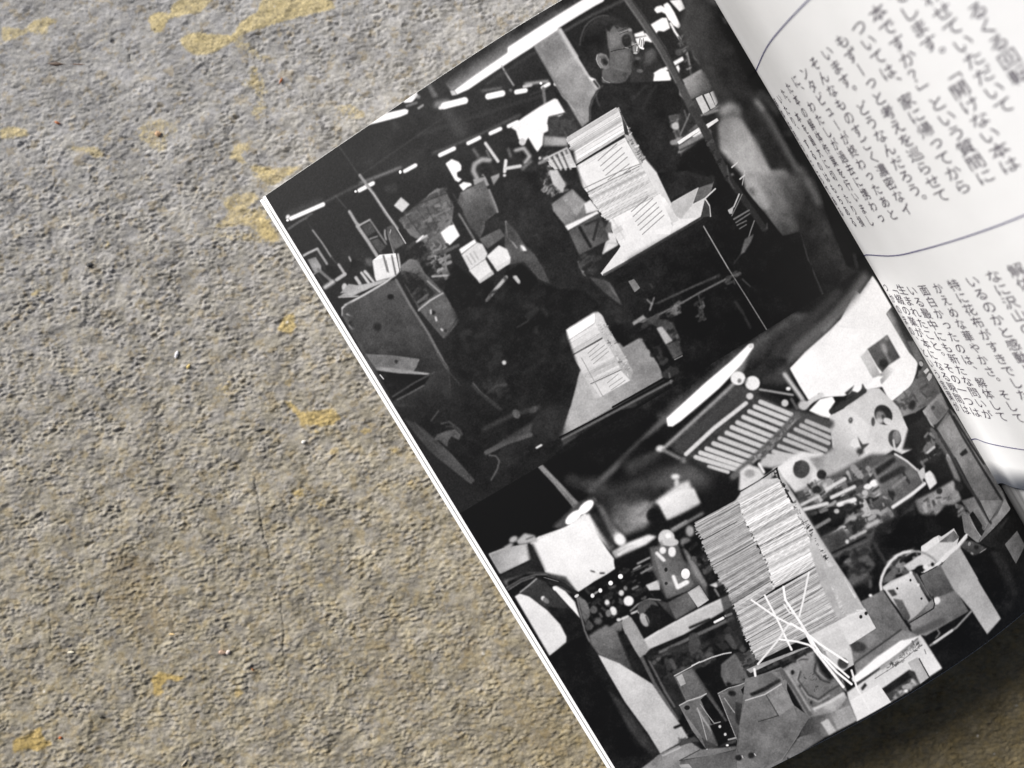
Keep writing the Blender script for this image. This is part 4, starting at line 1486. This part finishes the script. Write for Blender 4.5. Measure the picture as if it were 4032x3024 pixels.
YELLOW = '''
@ 0 0 .5425
p .75 4 0,180 160,200 230,140 330,110 440,150 350,180 330,250 180,240 60,300 0,310
p 1 3 1060,110 1150,70 1230,100 1230,40 1300,-20 1560,-20 1450,80 1340,110 1230,130 1190,180 1170,235 1100,235 1075,170
p 1 3 1290,280 1360,240 1440,228 1560,242 1690,240 1740,150 1860,80 1900,-20 2400,-20 2440,60 2212,110 2050,150 1950,185 1880,205 1740,250 1700,285 1580,370 1480,398 1380,388 1330,340
p .55 8 940,950 1050,870 1170,850 1250,890 1300,950 1220,990 1200,1130 1100,1090 1000,1010
p .7 5 440,1045 540,1060 700,1050 760,1120 690,1160 600,1110 520,1100
p .8 4 -20,930 80,905 200,940 200,1000 100,1000 -20,1015
p .62 14 1800,420 1880,500 1950,650 1900,720 1960,760 1880,860 1800,820 1880,700 1800,640 1690,600 1800,570
p .75 10 1700,1040 1800,1030 1830,1090 1750,1120 1800,1190 1950,1220 2212,1190 2100,1280 1960,1370 1850,1240 1720,1180 1640,1140
p .7 12 1590,1450 1700,1400 1850,1380 1890,1440 1800,1500 1960,1600 2040,1750 1940,1740 1800,1640 1530,1660 1650,1540
p .55 14 1600,260 1760,250 1900,380 2040,420 1980,480 1840,420
@ 1000 0 .5425
p .6 14 560,760 720,740 830,830 780,880 640,850
p .5 14 -20,1200 120,1180 60,1350 -20,1330
p .55 16 -20,1500 60,1480 150,1640 140,1780 60,1700
@ 0 900 .5425
p 1 3 2010,740 2050,640 2130,605 2145,720 2100,775
p .6 6 2150,560 2212,540 2240,580 2180,610
p .7 4 205,470 250,430 300,440 250,500 210,510
p .55 10 1540,1150 1700,1100 1660,1200 1560,1210
p .45 20 1250,1270 1370,1290 1350,1340 1270,1320
p .5 20 1330,60 1400,20 2000,20 2060,100 1900,120 1600,80
p .55 8 1020,1010 1060,1000 1050,1060 1020,1050
p .9 1 762,90 790,85 785,150 765,155
@ 1000 1200 .452
p .9 5 240,830 330,850 400,930 560,920 700,905 765,1000 700,1050 600,1065 450,1060 400,1085 390,1000 330,940
p .7 6 450,1080 580,1090 560,1145 470,1120
p .75 8 920,1090 1030,1060 1050,1110 940,1155
p .7 8 670,1250 745,1240 740,1300 610,1325
p .6 12 1150,1230 1250,1240 1280,1310 1180,1290
p .5 14 240,660 340,640 330,740 250,730
p .45 10 1320,1500 1420,1540 1380,1620 1300,1590
p .5 16 300,1590 420,1600 440,1680 320,1680
@ 0 1900 .678
p 1 2 860,1160 920,1108 1080,1135 1030,1168 970,1152 930,1200 950,1240 880,1255 880,1190
p 1 2 68,1500 150,1475 230,1420 250,1500 302,1530 220,1572 140,1562 60,1592
p .65 5 1350,1200 1390,1180 1425,1260 1370,1275
p .7 3 1835,595 1880,585 1885,615 1845,620
p .6 14 1700,40 1780,30 1760,110 1710,130
p .5 30 1780,80 1920,100 1900,190 1820,170
p .45 12 760,980 860,1040 840,1090 760,1060
'''
BROWN = '''
@ 0 1900 .678
p .6 30 590,430 640,370 720,400 900,450 960,560 1000,640 1060,730 1000,760 1080,860 1060,930 760,900 600,780 570,560
p .45 60 1950,850 2212,700 2500,1000 2500,1500 2200,1400
@ 1800 2124 .5425
p .6 60 -20,120 220,200 420,420 300,420 60,300
p .5 70 -100,700 200,760 500,1100 400,1200 -100,900
p .5 70 300,1150 700,1200 900,1600 500,1620
'''
CRACK = '''
@ 0 1900 .678
l3 1 0 1470,-30 1478,40 1492,90 1502,170 1512,235 1530,330 1552,410 1560,470
l3 .8 0 1600,580 1622,660 1632,760 1642,850 1638,920 1642,1010
l3 .9 0 275,755 283,820 288,880 282,950
l3 .9 0 582,625 560,690 535,745
l3 .6 0 535,745 505,840 490,880
l3 .7 0 350,745 420,800 450,820 500,790
l3 .6 0 1180,240 1160,300 1200,350
@ 0 0 .5425
l4 .7 0 920,345 932,430
l4 .6 0 1440,430 1500,480 1490,540
l4 .8 0 1850,1090 1870,1180 1960,1230
l4 .6 0 360,455 480,400 620,330 740,270 900,200
@ 1000 0 .5425
l5 .8 0 720,700 750,680 800,700 880,690 890,720
'''
m_y = stain(YELLOW, 31); m_b = stain(BROWN, 41); ck = Sheet(0, NY, NX)
ck.a = np.maximum(ck.a, 0); _c = CRACK
def crack_mask(text):
    sh = Sheet(0, NY, NX); fr = (0, 0, 1); r = np.random.RandomState(3)
    for ln in text.strip().splitlines():
        tk = ln.replace(',', ' ').split()
        if tk[0][0] == '@': fr = tuple(float(t) for t in tk[1:4]); continue
        v = np.array([float(t) for t in tk[3:]]).reshape(-1, 2); pts = [v[0]]
        for a, b in zip(v[:-1], v[1:]):     # jagged on the way
            for t in np.linspace(0, 1, 6)[1:]: pts.append(a + (b-a)*t + r.randn(2)*3.2)
        v = np.array(pts); xs, ys = fgrid(fr[0]+v[:, 0]*fr[2], fr[1]+v[:, 1]*fr[2])
        sh.line(xs, ys, 1, max(float(tk[0][1:])*fr[2]*FLOOR/F/GS, 1.1), 0, float(tk[1]))
    return sh.a
m_c = crack_mask(CRACK)
smooth_zone = np.exp(-(((PX-250)/900)**2 + ((PY-60)/520)**2)).astype(np.float32)   # trowelled skin left at the top left
big = noise(34, .5, seed=1); mid = noise(8, .6, 1.8, -.25, seed=2)
crumb = noise(2.15, .42, 1.9, -.12, seed=3); fine = noise(1.15, .38, 1.5, -.12, seed=4)
ridge = 1 - np.abs(noise(3.3, .55, 1.9, -.2, seed=6)); dust = noise(.85, .3, seed=7)
rough_amt = (1 - .62*smooth_zone)*np.clip(1 + .34*noise(17, .6, seed=8), .3, 2); rough_amt = rough_amt*(1 - .42*m_y)
H = .15*big + .085*mid + rough_amt*(.092*crumb + .052*fine + .080*ridge + .018*dust)
r_ = np.random.RandomState(9); pits = Sheet(0, NY, NX)      # air holes in the skin, more of them at the top left
for k in range(330):
    x, y = r_.rand(2)*[NX, NY]
    if r_.rand() > .12 + smooth_zone[int(y), int(x)]: continue
    s = .9 + 2.2*r_.rand()**3; pits.oval(x, y, s, s*(.6+.5*r_.rand()), r_.rand()*3, 1, 0, .9)
H = H - .35*pits.a - .30*m_c + .05*m_y
edge = np.minimum(np.minimum(np.arange(NX)[None, :], NX-1-np.arange(NX)[None, :]), np.minimum(np.arange(NY)[:, None], NY-1-np.arange(NY)[:, None]))
H = (np.clip(H - .9, -3, .9))*sstep(0, 30, edge)            # highest crumbs stay below the book; flat at the sheet's rim
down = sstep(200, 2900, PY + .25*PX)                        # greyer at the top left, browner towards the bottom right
base = np.array([.318, .311, .303])*(1-down)[..., None] + np.array([.285, .258, .205])*down[..., None]; brn_shade = sstep(2300, 4300, PX + .75*(PY-1500))[..., None]; base = base*(1-brn_shade) + np.array([.205, .168, .098])*brn_shade  # darker brown at lower right, painting in part of the book's shadow
tone = 1 + .085*noise(26, .6, seed=11) + .065*noise(7, .6, 1.8, -.3, seed=12) + .095*noise(1.9, .5, 1.9, -.12, seed=13) + .06*noise(.9, .4, seed=14)
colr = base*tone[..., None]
warm = np.clip(noise(11, .6, seed=15)*.5 + .3*noise(3.5, .5, seed=16), -1, 1)[..., None]*(.35 + .65*down)[..., None]
colr = colr*(1 + warm*np.array([.02, .0, -.08]))
ochre = sstep(.9, 2.0, noise(8, .6, seed=17) + .6*noise(2.5, .5, seed=18) + .5*down)[..., None]*.34
colr = colr*(1-ochre) + ochre*np.array([.30, .225, .10])
ytone = (1 + .16*noise(1.6, .5, seed=19) + .12*noise(5, .5, seed=20))[..., None]
ycol = (np.array([.475, .390, .195])*(1-down)[..., None] + np.array([.43, .31, .105])*down[..., None])*ytone
colr = colr*(1-.80*m_y[..., None]) + ycol*.80*m_y[..., None]
colr = colr*(1-.5*m_b[..., None]) + np.array([.20, .145, .065])*.5*m_b[..., None]
colr = colr*(1-.62*m_c[..., None]); colr = colr*(1-.55*pits.a[..., None])
spk = Sheet(0, NY, NX); spd = Sheet(0, NY, NX)              # pale and dark grains of sand
for k in range(900):
    x, y = r_.rand(2)*[NX, NY]; s = .45 + .75*r_.rand()**3
    (spk if r_.rand() < .62 else spd).oval(x, y, s*1.4, s, r_.rand()*3, 1, 0, .35 + .6*r_.rand())
colr = colr*(1-spk.a[..., None]) + spk.a[..., None]*np.array([.60, .58, .53]); colr = colr*(1 - .6*spd.a[..., None])
XX, YY = np.meshgrid(gx, gy); nG = NX*NY
co = P3(XX.ravel(), YY.ravel(), H.ravel())
far = 3000.; ring = []; q = [grid_quads(NY, NX, 0, True)]
cx_ = [-far, GX0, gx[-1], far]; cy_ = [far, GY1, gy[-1], -far]; pts = []; idx = {}
for a, y in enumerate(cy_):
    for b, x in enumerate(cx_):
        idx[a, b] = nG + len(pts); pts.append((x, y, 0))
for a in range(3):
    for b in range(3):
        if (a, b) != (1, 1): q.append(np.array([[idx[a, b], idx[a+1, b], idx[a+1, b+1], idx[a, b+1]]]))
co = np.concatenate([co, np.array(pts)*MM])
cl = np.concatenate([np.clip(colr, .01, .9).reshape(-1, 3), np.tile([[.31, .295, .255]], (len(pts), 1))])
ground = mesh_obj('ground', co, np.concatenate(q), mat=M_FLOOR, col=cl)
tag(ground, kind='structure')

# ================================================================ the open book
def page_pt(r, s, lift=0.):                 # millimetres on the left page -> space; lift is height above the paper
    r, s = np.broadcast_arrays(np.asarray(r, float), np.asarray(s, float)); z = page_z(r, s)
    x = r*ER[0] + s*ES[0]; y = -(r*ER[1] + s*ES[1])
    return P3(x, y, FLOOR - z + lift)
book = bpy.data.objects.new('book', None); C.collection.objects.link(book)
book.location = (*page_pt(30., 22.)[:2], 0); book.empty_display_size = .02
tag(book, 'open softcover book with black and white factory photographs on its left page, lying on concrete', 'book')
bpy.context.view_layer.update()
def attach(o, parent):
    o.parent = parent; root = parent
    while root.parent: root = root.parent
    if parent == root: o.matrix_parent_inverse = root.matrix_world.inverted()
    return o
def page_grid(r0, r1, s0, s1, nr, ns, lift):  # r1 None: as far as the gutter
    s = np.linspace(s0, s1, ns)[:, None]; t = np.linspace(0, 1, nr)[None, :]
    rr = r0 + ((r_gut(s) if r1 is None else r1 + 0*s) - r0)*t
    return page_pt(rr, np.broadcast_to(s, rr.shape), lift)
def leaf(name, r0, r1, s0, s1, lift, thick, mat, parent, nr=140, ns=40):
    v, q = slab(page_grid(r0, r1, s0, s1, nr, ns, lift), page_grid(r0, r1, s0, s1, nr, ns, lift-thick))
    return attach(mesh_obj(name, v, q, mat=mat), parent)
left_page = leaf('left_page', R_L-.82, None, S_TOP-.05, S_BOT+.05, 0, .10, M_PAPER, book)
sheets = draw_prints(ART)  # greys near the gutter keep its shade, drawn into the print
gr = np.random.RandomState(77)
def photo(key, s0, s1, parent, name='printed_photo'):
    i0, i1 = max(int(round((s0-S_TOP)/Q)), 0), min(int(round((s1-S_TOP)/Q)), NR-1)
    a = sheets[key].a[i0:i1+1].copy(); ns = len(a)
    g0 = gr.randn(*a.shape); g1 = box_blur(gr.randn(*a.shape), 1)*3
    a = a + (g0*1.6 + g1*2.6)*(.35 + 1.1*np.sqrt(np.clip(a/255*(1-a/255)*4, 0, 1)))     # film grain
    li = lin(np.clip(a, 0, 255)/255); al = np.clip(li*.97 - .004, .0035, .86)
    s = (S_TOP + Q*np.arange(i0, i1+1))[:, None]; r = (R_L + Q*np.arange(NC))[None, :]
    rr = np.minimum(np.broadcast_to(r, a.shape), np.broadcast_to(r_gut(s), a.shape))
    v = page_pt(rr, np.broadcast_to(s, a.shape), .025)
    col = np.stack([al*1.01, al*1.0, al*1.0], -1).reshape(-1, 3)
    return attach(mesh_obj(name, v, grid_quads(ns, NC, 0, True), mat=M_PRINT, col=col), parent)
tag(photo('U', S_TOP, S_MID, left_page), 'black and white print of men working among paper stacks in a bindery')
tag(photo('L', S_MID, S_BOT, left_page), 'black and white print of a tall paper stack in front of a printing press')
inner = leaf('inner_page', R_L-2.05, None, S_TOP+.15, S_BOT+.2, -.32, .10, M_PAPER, book)
sg = page_grid(R_L-1.05, R_L+2, S_TOP+.15, S_BOT+.1, 6, 60, -.29)
attach(mesh_obj('printed_photo', sg.reshape(-1, 3), grid_quads(60, 6, 0, True), mat=material('gap_shade', (.02, .02, .02), .5, .3, grain=(.001, .2))), inner)  # dark strip painted in for the shade in the gap between the leaves
# unseen pages down to the back cover, made thick to cast the floor shadow
s = np.linspace(S_TOP+.4, S_BOT-.1, 30)[:, None]; t = np.linspace(0, 1, 90)[None, :]
rr = R_L - 1.2 + (r_gut(s) - R_L + .6)*t; top = page_pt(rr, np.broadcast_to(s, rr.shape), -.55)
bot = top.copy(); bot[..., 2] = np.minimum(1.1*MM, top[..., 2] - .3*MM)
v, q = slab(top, bot); attach(mesh_obj('page_block', v, q, mat=M_EDGE), book)
cz = np.linspace(0, 1, 8)[None, :]; rr = R_L - 1.0 + (r_gut(s) - R_L + 1.6)*cz
ct = page_pt(rr, np.broadcast_to(s, rr.shape)); ct[..., 2] = 1.0*MM; cb = ct.copy(); cb[..., 2] = .45*MM
v, q = slab(ct, cb); attach(mesh_obj('cover', v, q, mat=M_COVER), book)

# ---- the right-hand leaves stand up steeply from the gutter: straight rulings k (about one text column each), s in characters
KU = {0: (3057, 404), 1: (3068, 393), 2: (3090, 369), 3: (3108, 342), 4: (3133, 317), 5: (3165, 287), 6: (3208, 250), 7: (3257, 210), 8: (3317, 163),
      9: (3384, 108), 10: (3456, 48), 11: (3537, -12), 12: (3626, -80), 13: (3722, -150)}
KW = {0: (3764, 1600), 1: (3802, 1610), 2: (3842, 1624), 3: (3888, 1632), 4: (3945, 1640), 5: (4008, 1643), 6: (4080, 1645), 7: (4175, 1648), 8: (4278, 1648),
      9: (4380, 1640), 10: (4486, 1625), 11: (4595, 1600), 12: (4710, 1570), 13: (4830, 1535)}
PIT = [49.4, 50.8, 52.4, 54.2, 55.9, 57.6, 59.4, 61.2, 63.0, 64.9, 66.7, 68.4, 70.0, 71.5]
kk = np.arange(14); A0 = []; A1 = []
pu = [np.polyval(np.polyfit(kk, [KU[k][c] for k in kk], 4), kk) for c in (0, 1)]; pw = [np.polyval(np.polyfit(kk, [KW[k][c] for k in kk], 4), kk) for c in (0, 1)]
def back(px, py, z): return np.array([(px-CX)*z/F, -(py-CY)*z/F, FLOOR - z])
for k in kk:
    z = 10298/PIT[k]; tl = .0026*min(1, max(0, (k-.4)/3.2))
    A0.append(back(pu[0][k], pu[1][k], z*(1 - 5.5*tl))); A1.append(back(pw[0][k], pw[1][k], z*(1 + 22.5*tl)))
pre = [(back(3059, 413, 217.2), back(3759, 1610, 217.2)), (back(3055, 411, 214.0), back(3747, 1606, 214.0))]   # hidden turn into the gutter
d0, d1 = A0[-1]-A0[-2], A1[-1]-A1[-2]
def turn(d, a):                             # lean the leaf over to the right, step by step
    n = np.array([ER[0], -ER[1], 0]); L = np.linalg.norm(d); w_ = d/L*(1-a) + n*a; return w_/np.linalg.norm(w_)*L
for k in range(13): d0, d1 = turn(d0, .10), turn(d1, .10); A0.append(A0[-1]+d0); A1.append(A1[-1]+d1)
A0 = np.array([p[0] for p in pre] + A0); A1 = np.array([p[1] for p in pre] + A1); KS = np.arange(-2, len(A0)-2)
def cr(A, x):                               # Catmull-Rom through the rulings
    x = np.clip(np.asarray(x, float) + 2, 0, len(A)-1.001); i = np.floor(x).astype(int); t = (x-i)[..., None]
    g = lambda j: A[np.clip(j, 0, len(A)-1)]
    a, b, c, d = g(i-1), g(i), g(i+1), g(i+2)
    return .5*((2*b) + (c-a)*t + (2*a-5*b+4*c-d)*t*t + (3*b-a-3*c+d)*t**3)
def leaf_pt(k, s, lift=0.):
    k, s = np.broadcast_arrays(np.asarray(k, float), np.asarray(s, float)); t = (s/28)[..., None]
    def f(kv): a, b = cr(A0, kv), cr(A1, kv); return a + (b-a)*t
    p = f(k)
    if np.any(lift):
        du = f(k+.02) - f(k-.02); dv = cr(A1, k) - cr(A0, k); n = np.cross(dv, du); n /= np.linalg.norm(n, axis=-1, keepdims=True) + 1e-12
        n *= np.where((n*(np.array([0, 0, FLOOR]) - p)).sum(-1, keepdims=True) < 0, 1, 1)
        p = p + n*np.asarray(lift)[..., None]
    return p*MM
_n = leaf_pt(5., 10., 1.) - leaf_pt(5., 10.); SIDE = 1. if np.dot(_n, np.array([0, 0, CAM_H]) - leaf_pt(5., 10.)) > 0 else -1.
def loft(name, k0, k1, s0, s1, lift, thick, mat, nk=150, ns=24, parent=None):
    kx = np.linspace(k0, k1, nk)[None, :]; sx = np.linspace(s0, s1, ns)[:, None]
    kx, sx = np.broadcast_arrays(kx, sx)
    v, q = slab(leaf_pt(kx, sx, np.full(kx.shape, SIDE*lift)), leaf_pt(kx, sx, np.full(kx.shape, SIDE*(lift-thick))))
    return attach(mesh_obj(name, v, q, mat=mat), parent or book)
insert = loft('right_page', -2, 25.9, -14.5, 35.1, 0, .10, M_LEAF)
tag(insert, 'short white page of vertical Japanese text rising from the gutter')
# the full-size leaf behind it, printed edge to edge; only a sliver shows under the short page
kx = np.linspace(-2, 25.9, 240)[None, :]; sx = np.linspace(-23, 44.6, 160)[:, None]; kx, sx = np.broadcast_arrays(kx, sx)
under = loft('under_page', -2, 25.9, -23, 44.6, -.9, .10, M_PAPER)
rb = np.random.RandomState(21); bands = np.interp(kx, np.linspace(-2, 26, 120), box_blur(rb.rand(120, 1)*230, 1)[:, 0])
bands2 = np.interp(kx + .05*sx, np.linspace(-6, 32, 200), box_blur(rb.rand(200, 1)*255, 1)[:, 0])
gv = np.clip(20 + .42*bands + .36*bands2, 10, 200); al = np.clip(lin(gv/255)*.9, .005, .8)
uv_ = leaf_pt(kx, sx, np.full(kx.shape, SIDE*-.86))
attach(mesh_obj('printed_photo', uv_.reshape(-1, 3), grid_quads(160, 240, 0, SIDE > 0), mat=M_PRINT, col=np.stack([al]*3, -1).reshape(-1, 3)), under)
loft('page_block', -1.4, 25.5, -22.6, 44.3, -1.4, 5.5, M_EDGE, 90, 20)
loft('cover', -1.4, 25.7, -22.8, 44.5, -7.1, .4, M_COVER, 90, 20)

# ---- lettering: real glyph outlines bent onto the leaf
UPPER = {13: (3, 'るくる回転'), 12: (0, '合わせていただいて'), 11: (0, 'でします。「開けない本は'), 10: (0, '本ですか？」という質問に'), 9: (0, 'ついては、家に帰ってから'),
         8: (0, 'もずーっと考えを巡らせて'), 7: (0, 'います。どうなんだろう。'), 6: (0, 'そんなものすごく濃密なイ'), 5: (0, 'ンタビューが終わったあと'),
         4: (0, 'に、わたしが過去に携わっ'), 3: (0, 'た本の解体作業を行いまし'), 2: (0, 'た。本を最大に切ったり損'), 1: (0, 'いたり、するのはもちある'), 0: (0, '解体は思うところである')}
LOWER = {13: (17, '解体すると'), 12: (17, '背表紙を'), 11: (17, '花布は本の'), 10: (17, '手作業で'), 9: (17, '解体したら'), 8: (17, 'なに沢山の'), 7: (17, 'いるのかと感動した'), 6: (17, '特に花布がすきでした'),
         5: (17, 'かえめな華やかさ。そして'), 4: (17, '面白かったのは、解体して'), 3: (17, 'いる最中にも新たな問いが'), 2: (17, '生まれたこと。その一つは'),
         1: (17, '「綴の業が本になる瞬間は'), 0: (17, 'つかのまの、という言葉が')}
glyphs = {}
def glyph(ch):
    if ch not in glyphs:
        cu = bpy.data.curves.new('letter', 'FONT'); cu.body = ch; cu.size = 1; cu.resolution_u = 3; cu.align_x = 'CENTER'
        ob = bpy.data.objects.new('letter', cu); C.collection.objects.link(ob); dg = bpy.context.evaluated_depsgraph_get()
        me = ob.evaluated_get(dg).to_mesh(); bm = bmesh.new(); bm.from_mesh(me); bmesh.ops.triangulate(bm, faces=bm.faces[:])
        for _ in range(2):
            lg = [e for e in bm.edges if e.calc_length() > .16]
            if not lg: break
            bmesh.ops.subdivide_edges(bm, edges=lg, cuts=1); bmesh.ops.triangulate(bm, faces=bm.faces[:])
        bm.verts.index_update()
        v = np.array([p.co[:2] for p in bm.verts]).reshape(-1, 2); f = np.array([[p.index for p in fc.verts] for fc in bm.faces]).reshape(-1, 3)
        bm.free(); ob.evaluated_get(dg).to_mesh_clear(); bpy.data.objects.remove(ob); bpy.data.curves.remove(cu)
        if len(v): v = v - [0, .37]
        glyphs[ch] = (v, f)
    return glyphs[ch]
def letters(cols, name):
    V = []; T = []; n = 0
    for k, (s0, txt) in cols.items():
        arc = np.linalg.norm(leaf_pt(k+.5, s0+6) - leaf_pt(k-.5, s0+6))/MM; unit = np.linalg.norm(leaf_pt(k, s0+6.5) - leaf_pt(k, s0+5.5))/MM
        for i, ch in enumerate(txt):
            v, f = glyph(ch)
            if not len(v): continue
            v = v.copy(); ctr = (v.max(0)+v.min(0))/2
            if ch in '「」ー': v = np.stack([v[:, 1], -v[:, 0]], 1)
            if ch in '。、': v = v - ctr + [.34, .34]
            if ch in 'っょュ': v = v + [.10, .10]
            kx_ = k + v[:, 0]*.98*unit/arc; sx_ = s0 + i - v[:, 1]*.98
            V.append(leaf_pt(kx_, sx_, np.full(len(v), SIDE*.07))); T.append(f + n); n += len(v)
    return attach(mesh_obj(name, np.concatenate(V), tris=np.concatenate(T), mat=M_INK, smooth=False), insert)
tag(letters(UPPER, 'text_block'), 'upper block of vertical Japanese text'); tag(letters(LOWER, 'text_block'), 'lower block of vertical Japanese text')
for s0 in (-3.1, 14.0, 31.0):
    kx = np.linspace(-1.6, 22, 260)[:, None]; hw = .042*np.array([-1, 1])[None, :]
    v = leaf_pt(np.broadcast_to(kx, (260, 2)), s0 + np.broadcast_to(hw, (260, 2)), np.full((260, 2), SIDE*.06))
    attach(mesh_obj('rule_line', v.reshape(-1, 3), grid_quads(260, 2), mat=M_RULE, smooth=False), insert)

# ================================================================ bits lying on the concrete
def floor_z(px, py):
    c, r = fgrid(px, py); c, r = int(np.clip(c, 1, NX-2)), int(np.clip(r, 1, NY-2)); return H[r-1:r+2, c-1:c+2].mean()
def chip(name, label, cat, px, py, L, W, T, ang, colour, seed, bend=0., taper=.5, group=None, rough=.6):
    """A small irregular flake, splinter or grain: a lumpy closed body of length L, width W, thickness T (mm)."""
    r = np.random.RandomState(seed); nu, nv = 14, 10; V = []
    for i in range(nu):
        t = i/(nu-1); w_ = math.sin(math.pi*min(max(t, .03), .97))**(.35 + taper); w_ *= 1 + .12*r.randn()
        for j in range(nv):
            a = 2*math.pi*j/nv; q = 1 + .10*r.randn()
            V.append(((t-.5)*L, W/2*w_*math.cos(a)*q + bend*L*(4*(t-.5)**2), T/2*w_*math.sin(a)*q + T*.35))
    V = np.array(V); ca, sa = math.cos(ang), math.sin(ang); X = V[:, 0]*ca - V[:, 1]*sa; Y = V[:, 0]*sa + V[:, 1]*ca
    q = [[i*nv+j, i*nv+(j+1) % nv, (i+1)*nv+(j+1) % nv, (i+1)*nv+j] for i in range(nu-1) for j in range(nv)]
    q = np.array(q); caps = []
    for i, fl in ((0, True), (nu-1, False)):
        for j in range(1, nv-1): tr = [i*nv, i*nv+j, i*nv+j+1]; caps.append(tr[::-1] if fl else tr)
    o = mesh_obj(name, P3(X, Y, V[:, 2]), q[:, ::-1], caps, material(name + '_surface', colour, rough, .3, grain=(.0005, .25), bump=(.0004, .3, .0001)))
    o.location = ((px-CX)*FLOOR/F*MM, -(py-CY)*FLOOR/F*MM, (floor_z(px, py) + .02)*MM)
    return tag(o, label, cat, group)
R = math.radians
chip('twig', 'thin dark brown twig with one thick end on the grey concrete, upper left', 'twig', 215, 247, 6.5, 1.1, .6, R(-2), (.10, .065, .045), 1, taper=1.1)
chip('twig', 'very thin pale brown stalk trailing right from the thick dark twig', 'twig', 300, 248, 6.0, .30, .25, R(-1), (.20, .12, .08), 2, bend=.02)
chip('brick_chip', 'small orange chip alone on grey concrete near the left edge', 'chip', 222, 481, 2.0, .85, .7, R(-22), (.50, .17, .07), 3)
chip('splinter', 'orange brown splinter on yellow stained concrete above the book corner', 'splinter', 1104, 316, 2.4, .55, .5, R(62), (.40, .14, .05), 4)
chip('pebble', 'square beige pebble in the pale yellow stain left of the book', 'pebble', 618, 524, 2.0, 1.7, .9, R(8), (.52, .34, .20), 5, taper=.1)
chip('stone_chip', 'dark grey stone chip on plain concrete left of the book', 'chip', 350, 1042, 2.2, 1.6, .9, R(15), (.05, .05, .05), 6, taper=.2)
chip('flake', 'white paper flake with a grey edge on the concrete', 'flake', 692, 1396, 2.6, 1.2, .8, R(72), (.80, .80, .83), 7, taper=.3)
chip('flake', 'white and yellow curled flake just below the white paper flake', 'flake', 738, 1443, 1.7, .9, .7, R(60), (.72, .56, .22), 8, taper=.3)
chip('sliver', 'black sliver lying on the concrete left of the book edge', 'sliver', 1017, 1694, 4.4, .8, .5, R(14), (.018, .017, .016), 9, taper=.9)
chip('quartz_grain', 'white grain beside the large yellow stain near the book edge', 'grain', 1194, 1741, 1.4, 1.2, 1.0, R(30), (.78, .77, .74), 10, taper=.1)
chip('straw_bit', 'cream straw bit lying near the bottom left', 'straw bit', 274, 2571, 2.1, .75, .5, R(4), (.80, .74, .58), 11, taper=.2)
chip('straw_bit', 'pale yellow straw bit on the brownish patch', 'straw bit', 673, 2500, 1.9, .6, .5, R(-3), (.78, .58, .30), 12, taper=.2)
chip('hair_fibre', 'short dark curled fibre just above the cream straw bit', 'fibre', 270, 2546, 2.6, .35, .3, R(40), (.04, .035, .05), 13, bend=.25)
chip('pebble', 'pinkish brown pebble with a white side in the lower left', 'pebble', 873, 2571, 2.4, 1.6, 1.0, R(-5), (.47, .33, .24), 14, taper=.15)
chip('quartz_grain', 'pale pink grain touching the pinkish brown pebble', 'grain', 897, 2570, 1.5, 1.3, 1.0, R(50), (.64, .56, .52), 15, taper=.1)
chip('brick_chip', 'tiny red orange chip beside the yellow patch at the bottom left', 'chip', 231, 2910, 1.1, .9, .7, R(10), (.50, .14, .04), 16, taper=.2)
chip('splinter', 'tiny rust coloured splinter below the pinkish pebble', 'splinter', 992, 2639, 1.3, .5, .5, R(-40), (.38, .14, .05), 17)
chip('stalk', 'pale dry stalk at the bottom edge of the picture', 'stalk', 722, 3008, 3.2, .45, .4, R(50), (.50, .44, .35), 18, taper=.3)
chip('stone_chip', 'small black stone chip in the lower left on brown concrete', 'chip', 398, 2826, 1.4, .9, .6, R(0), (.03, .028, .022), 19, taper=.2)
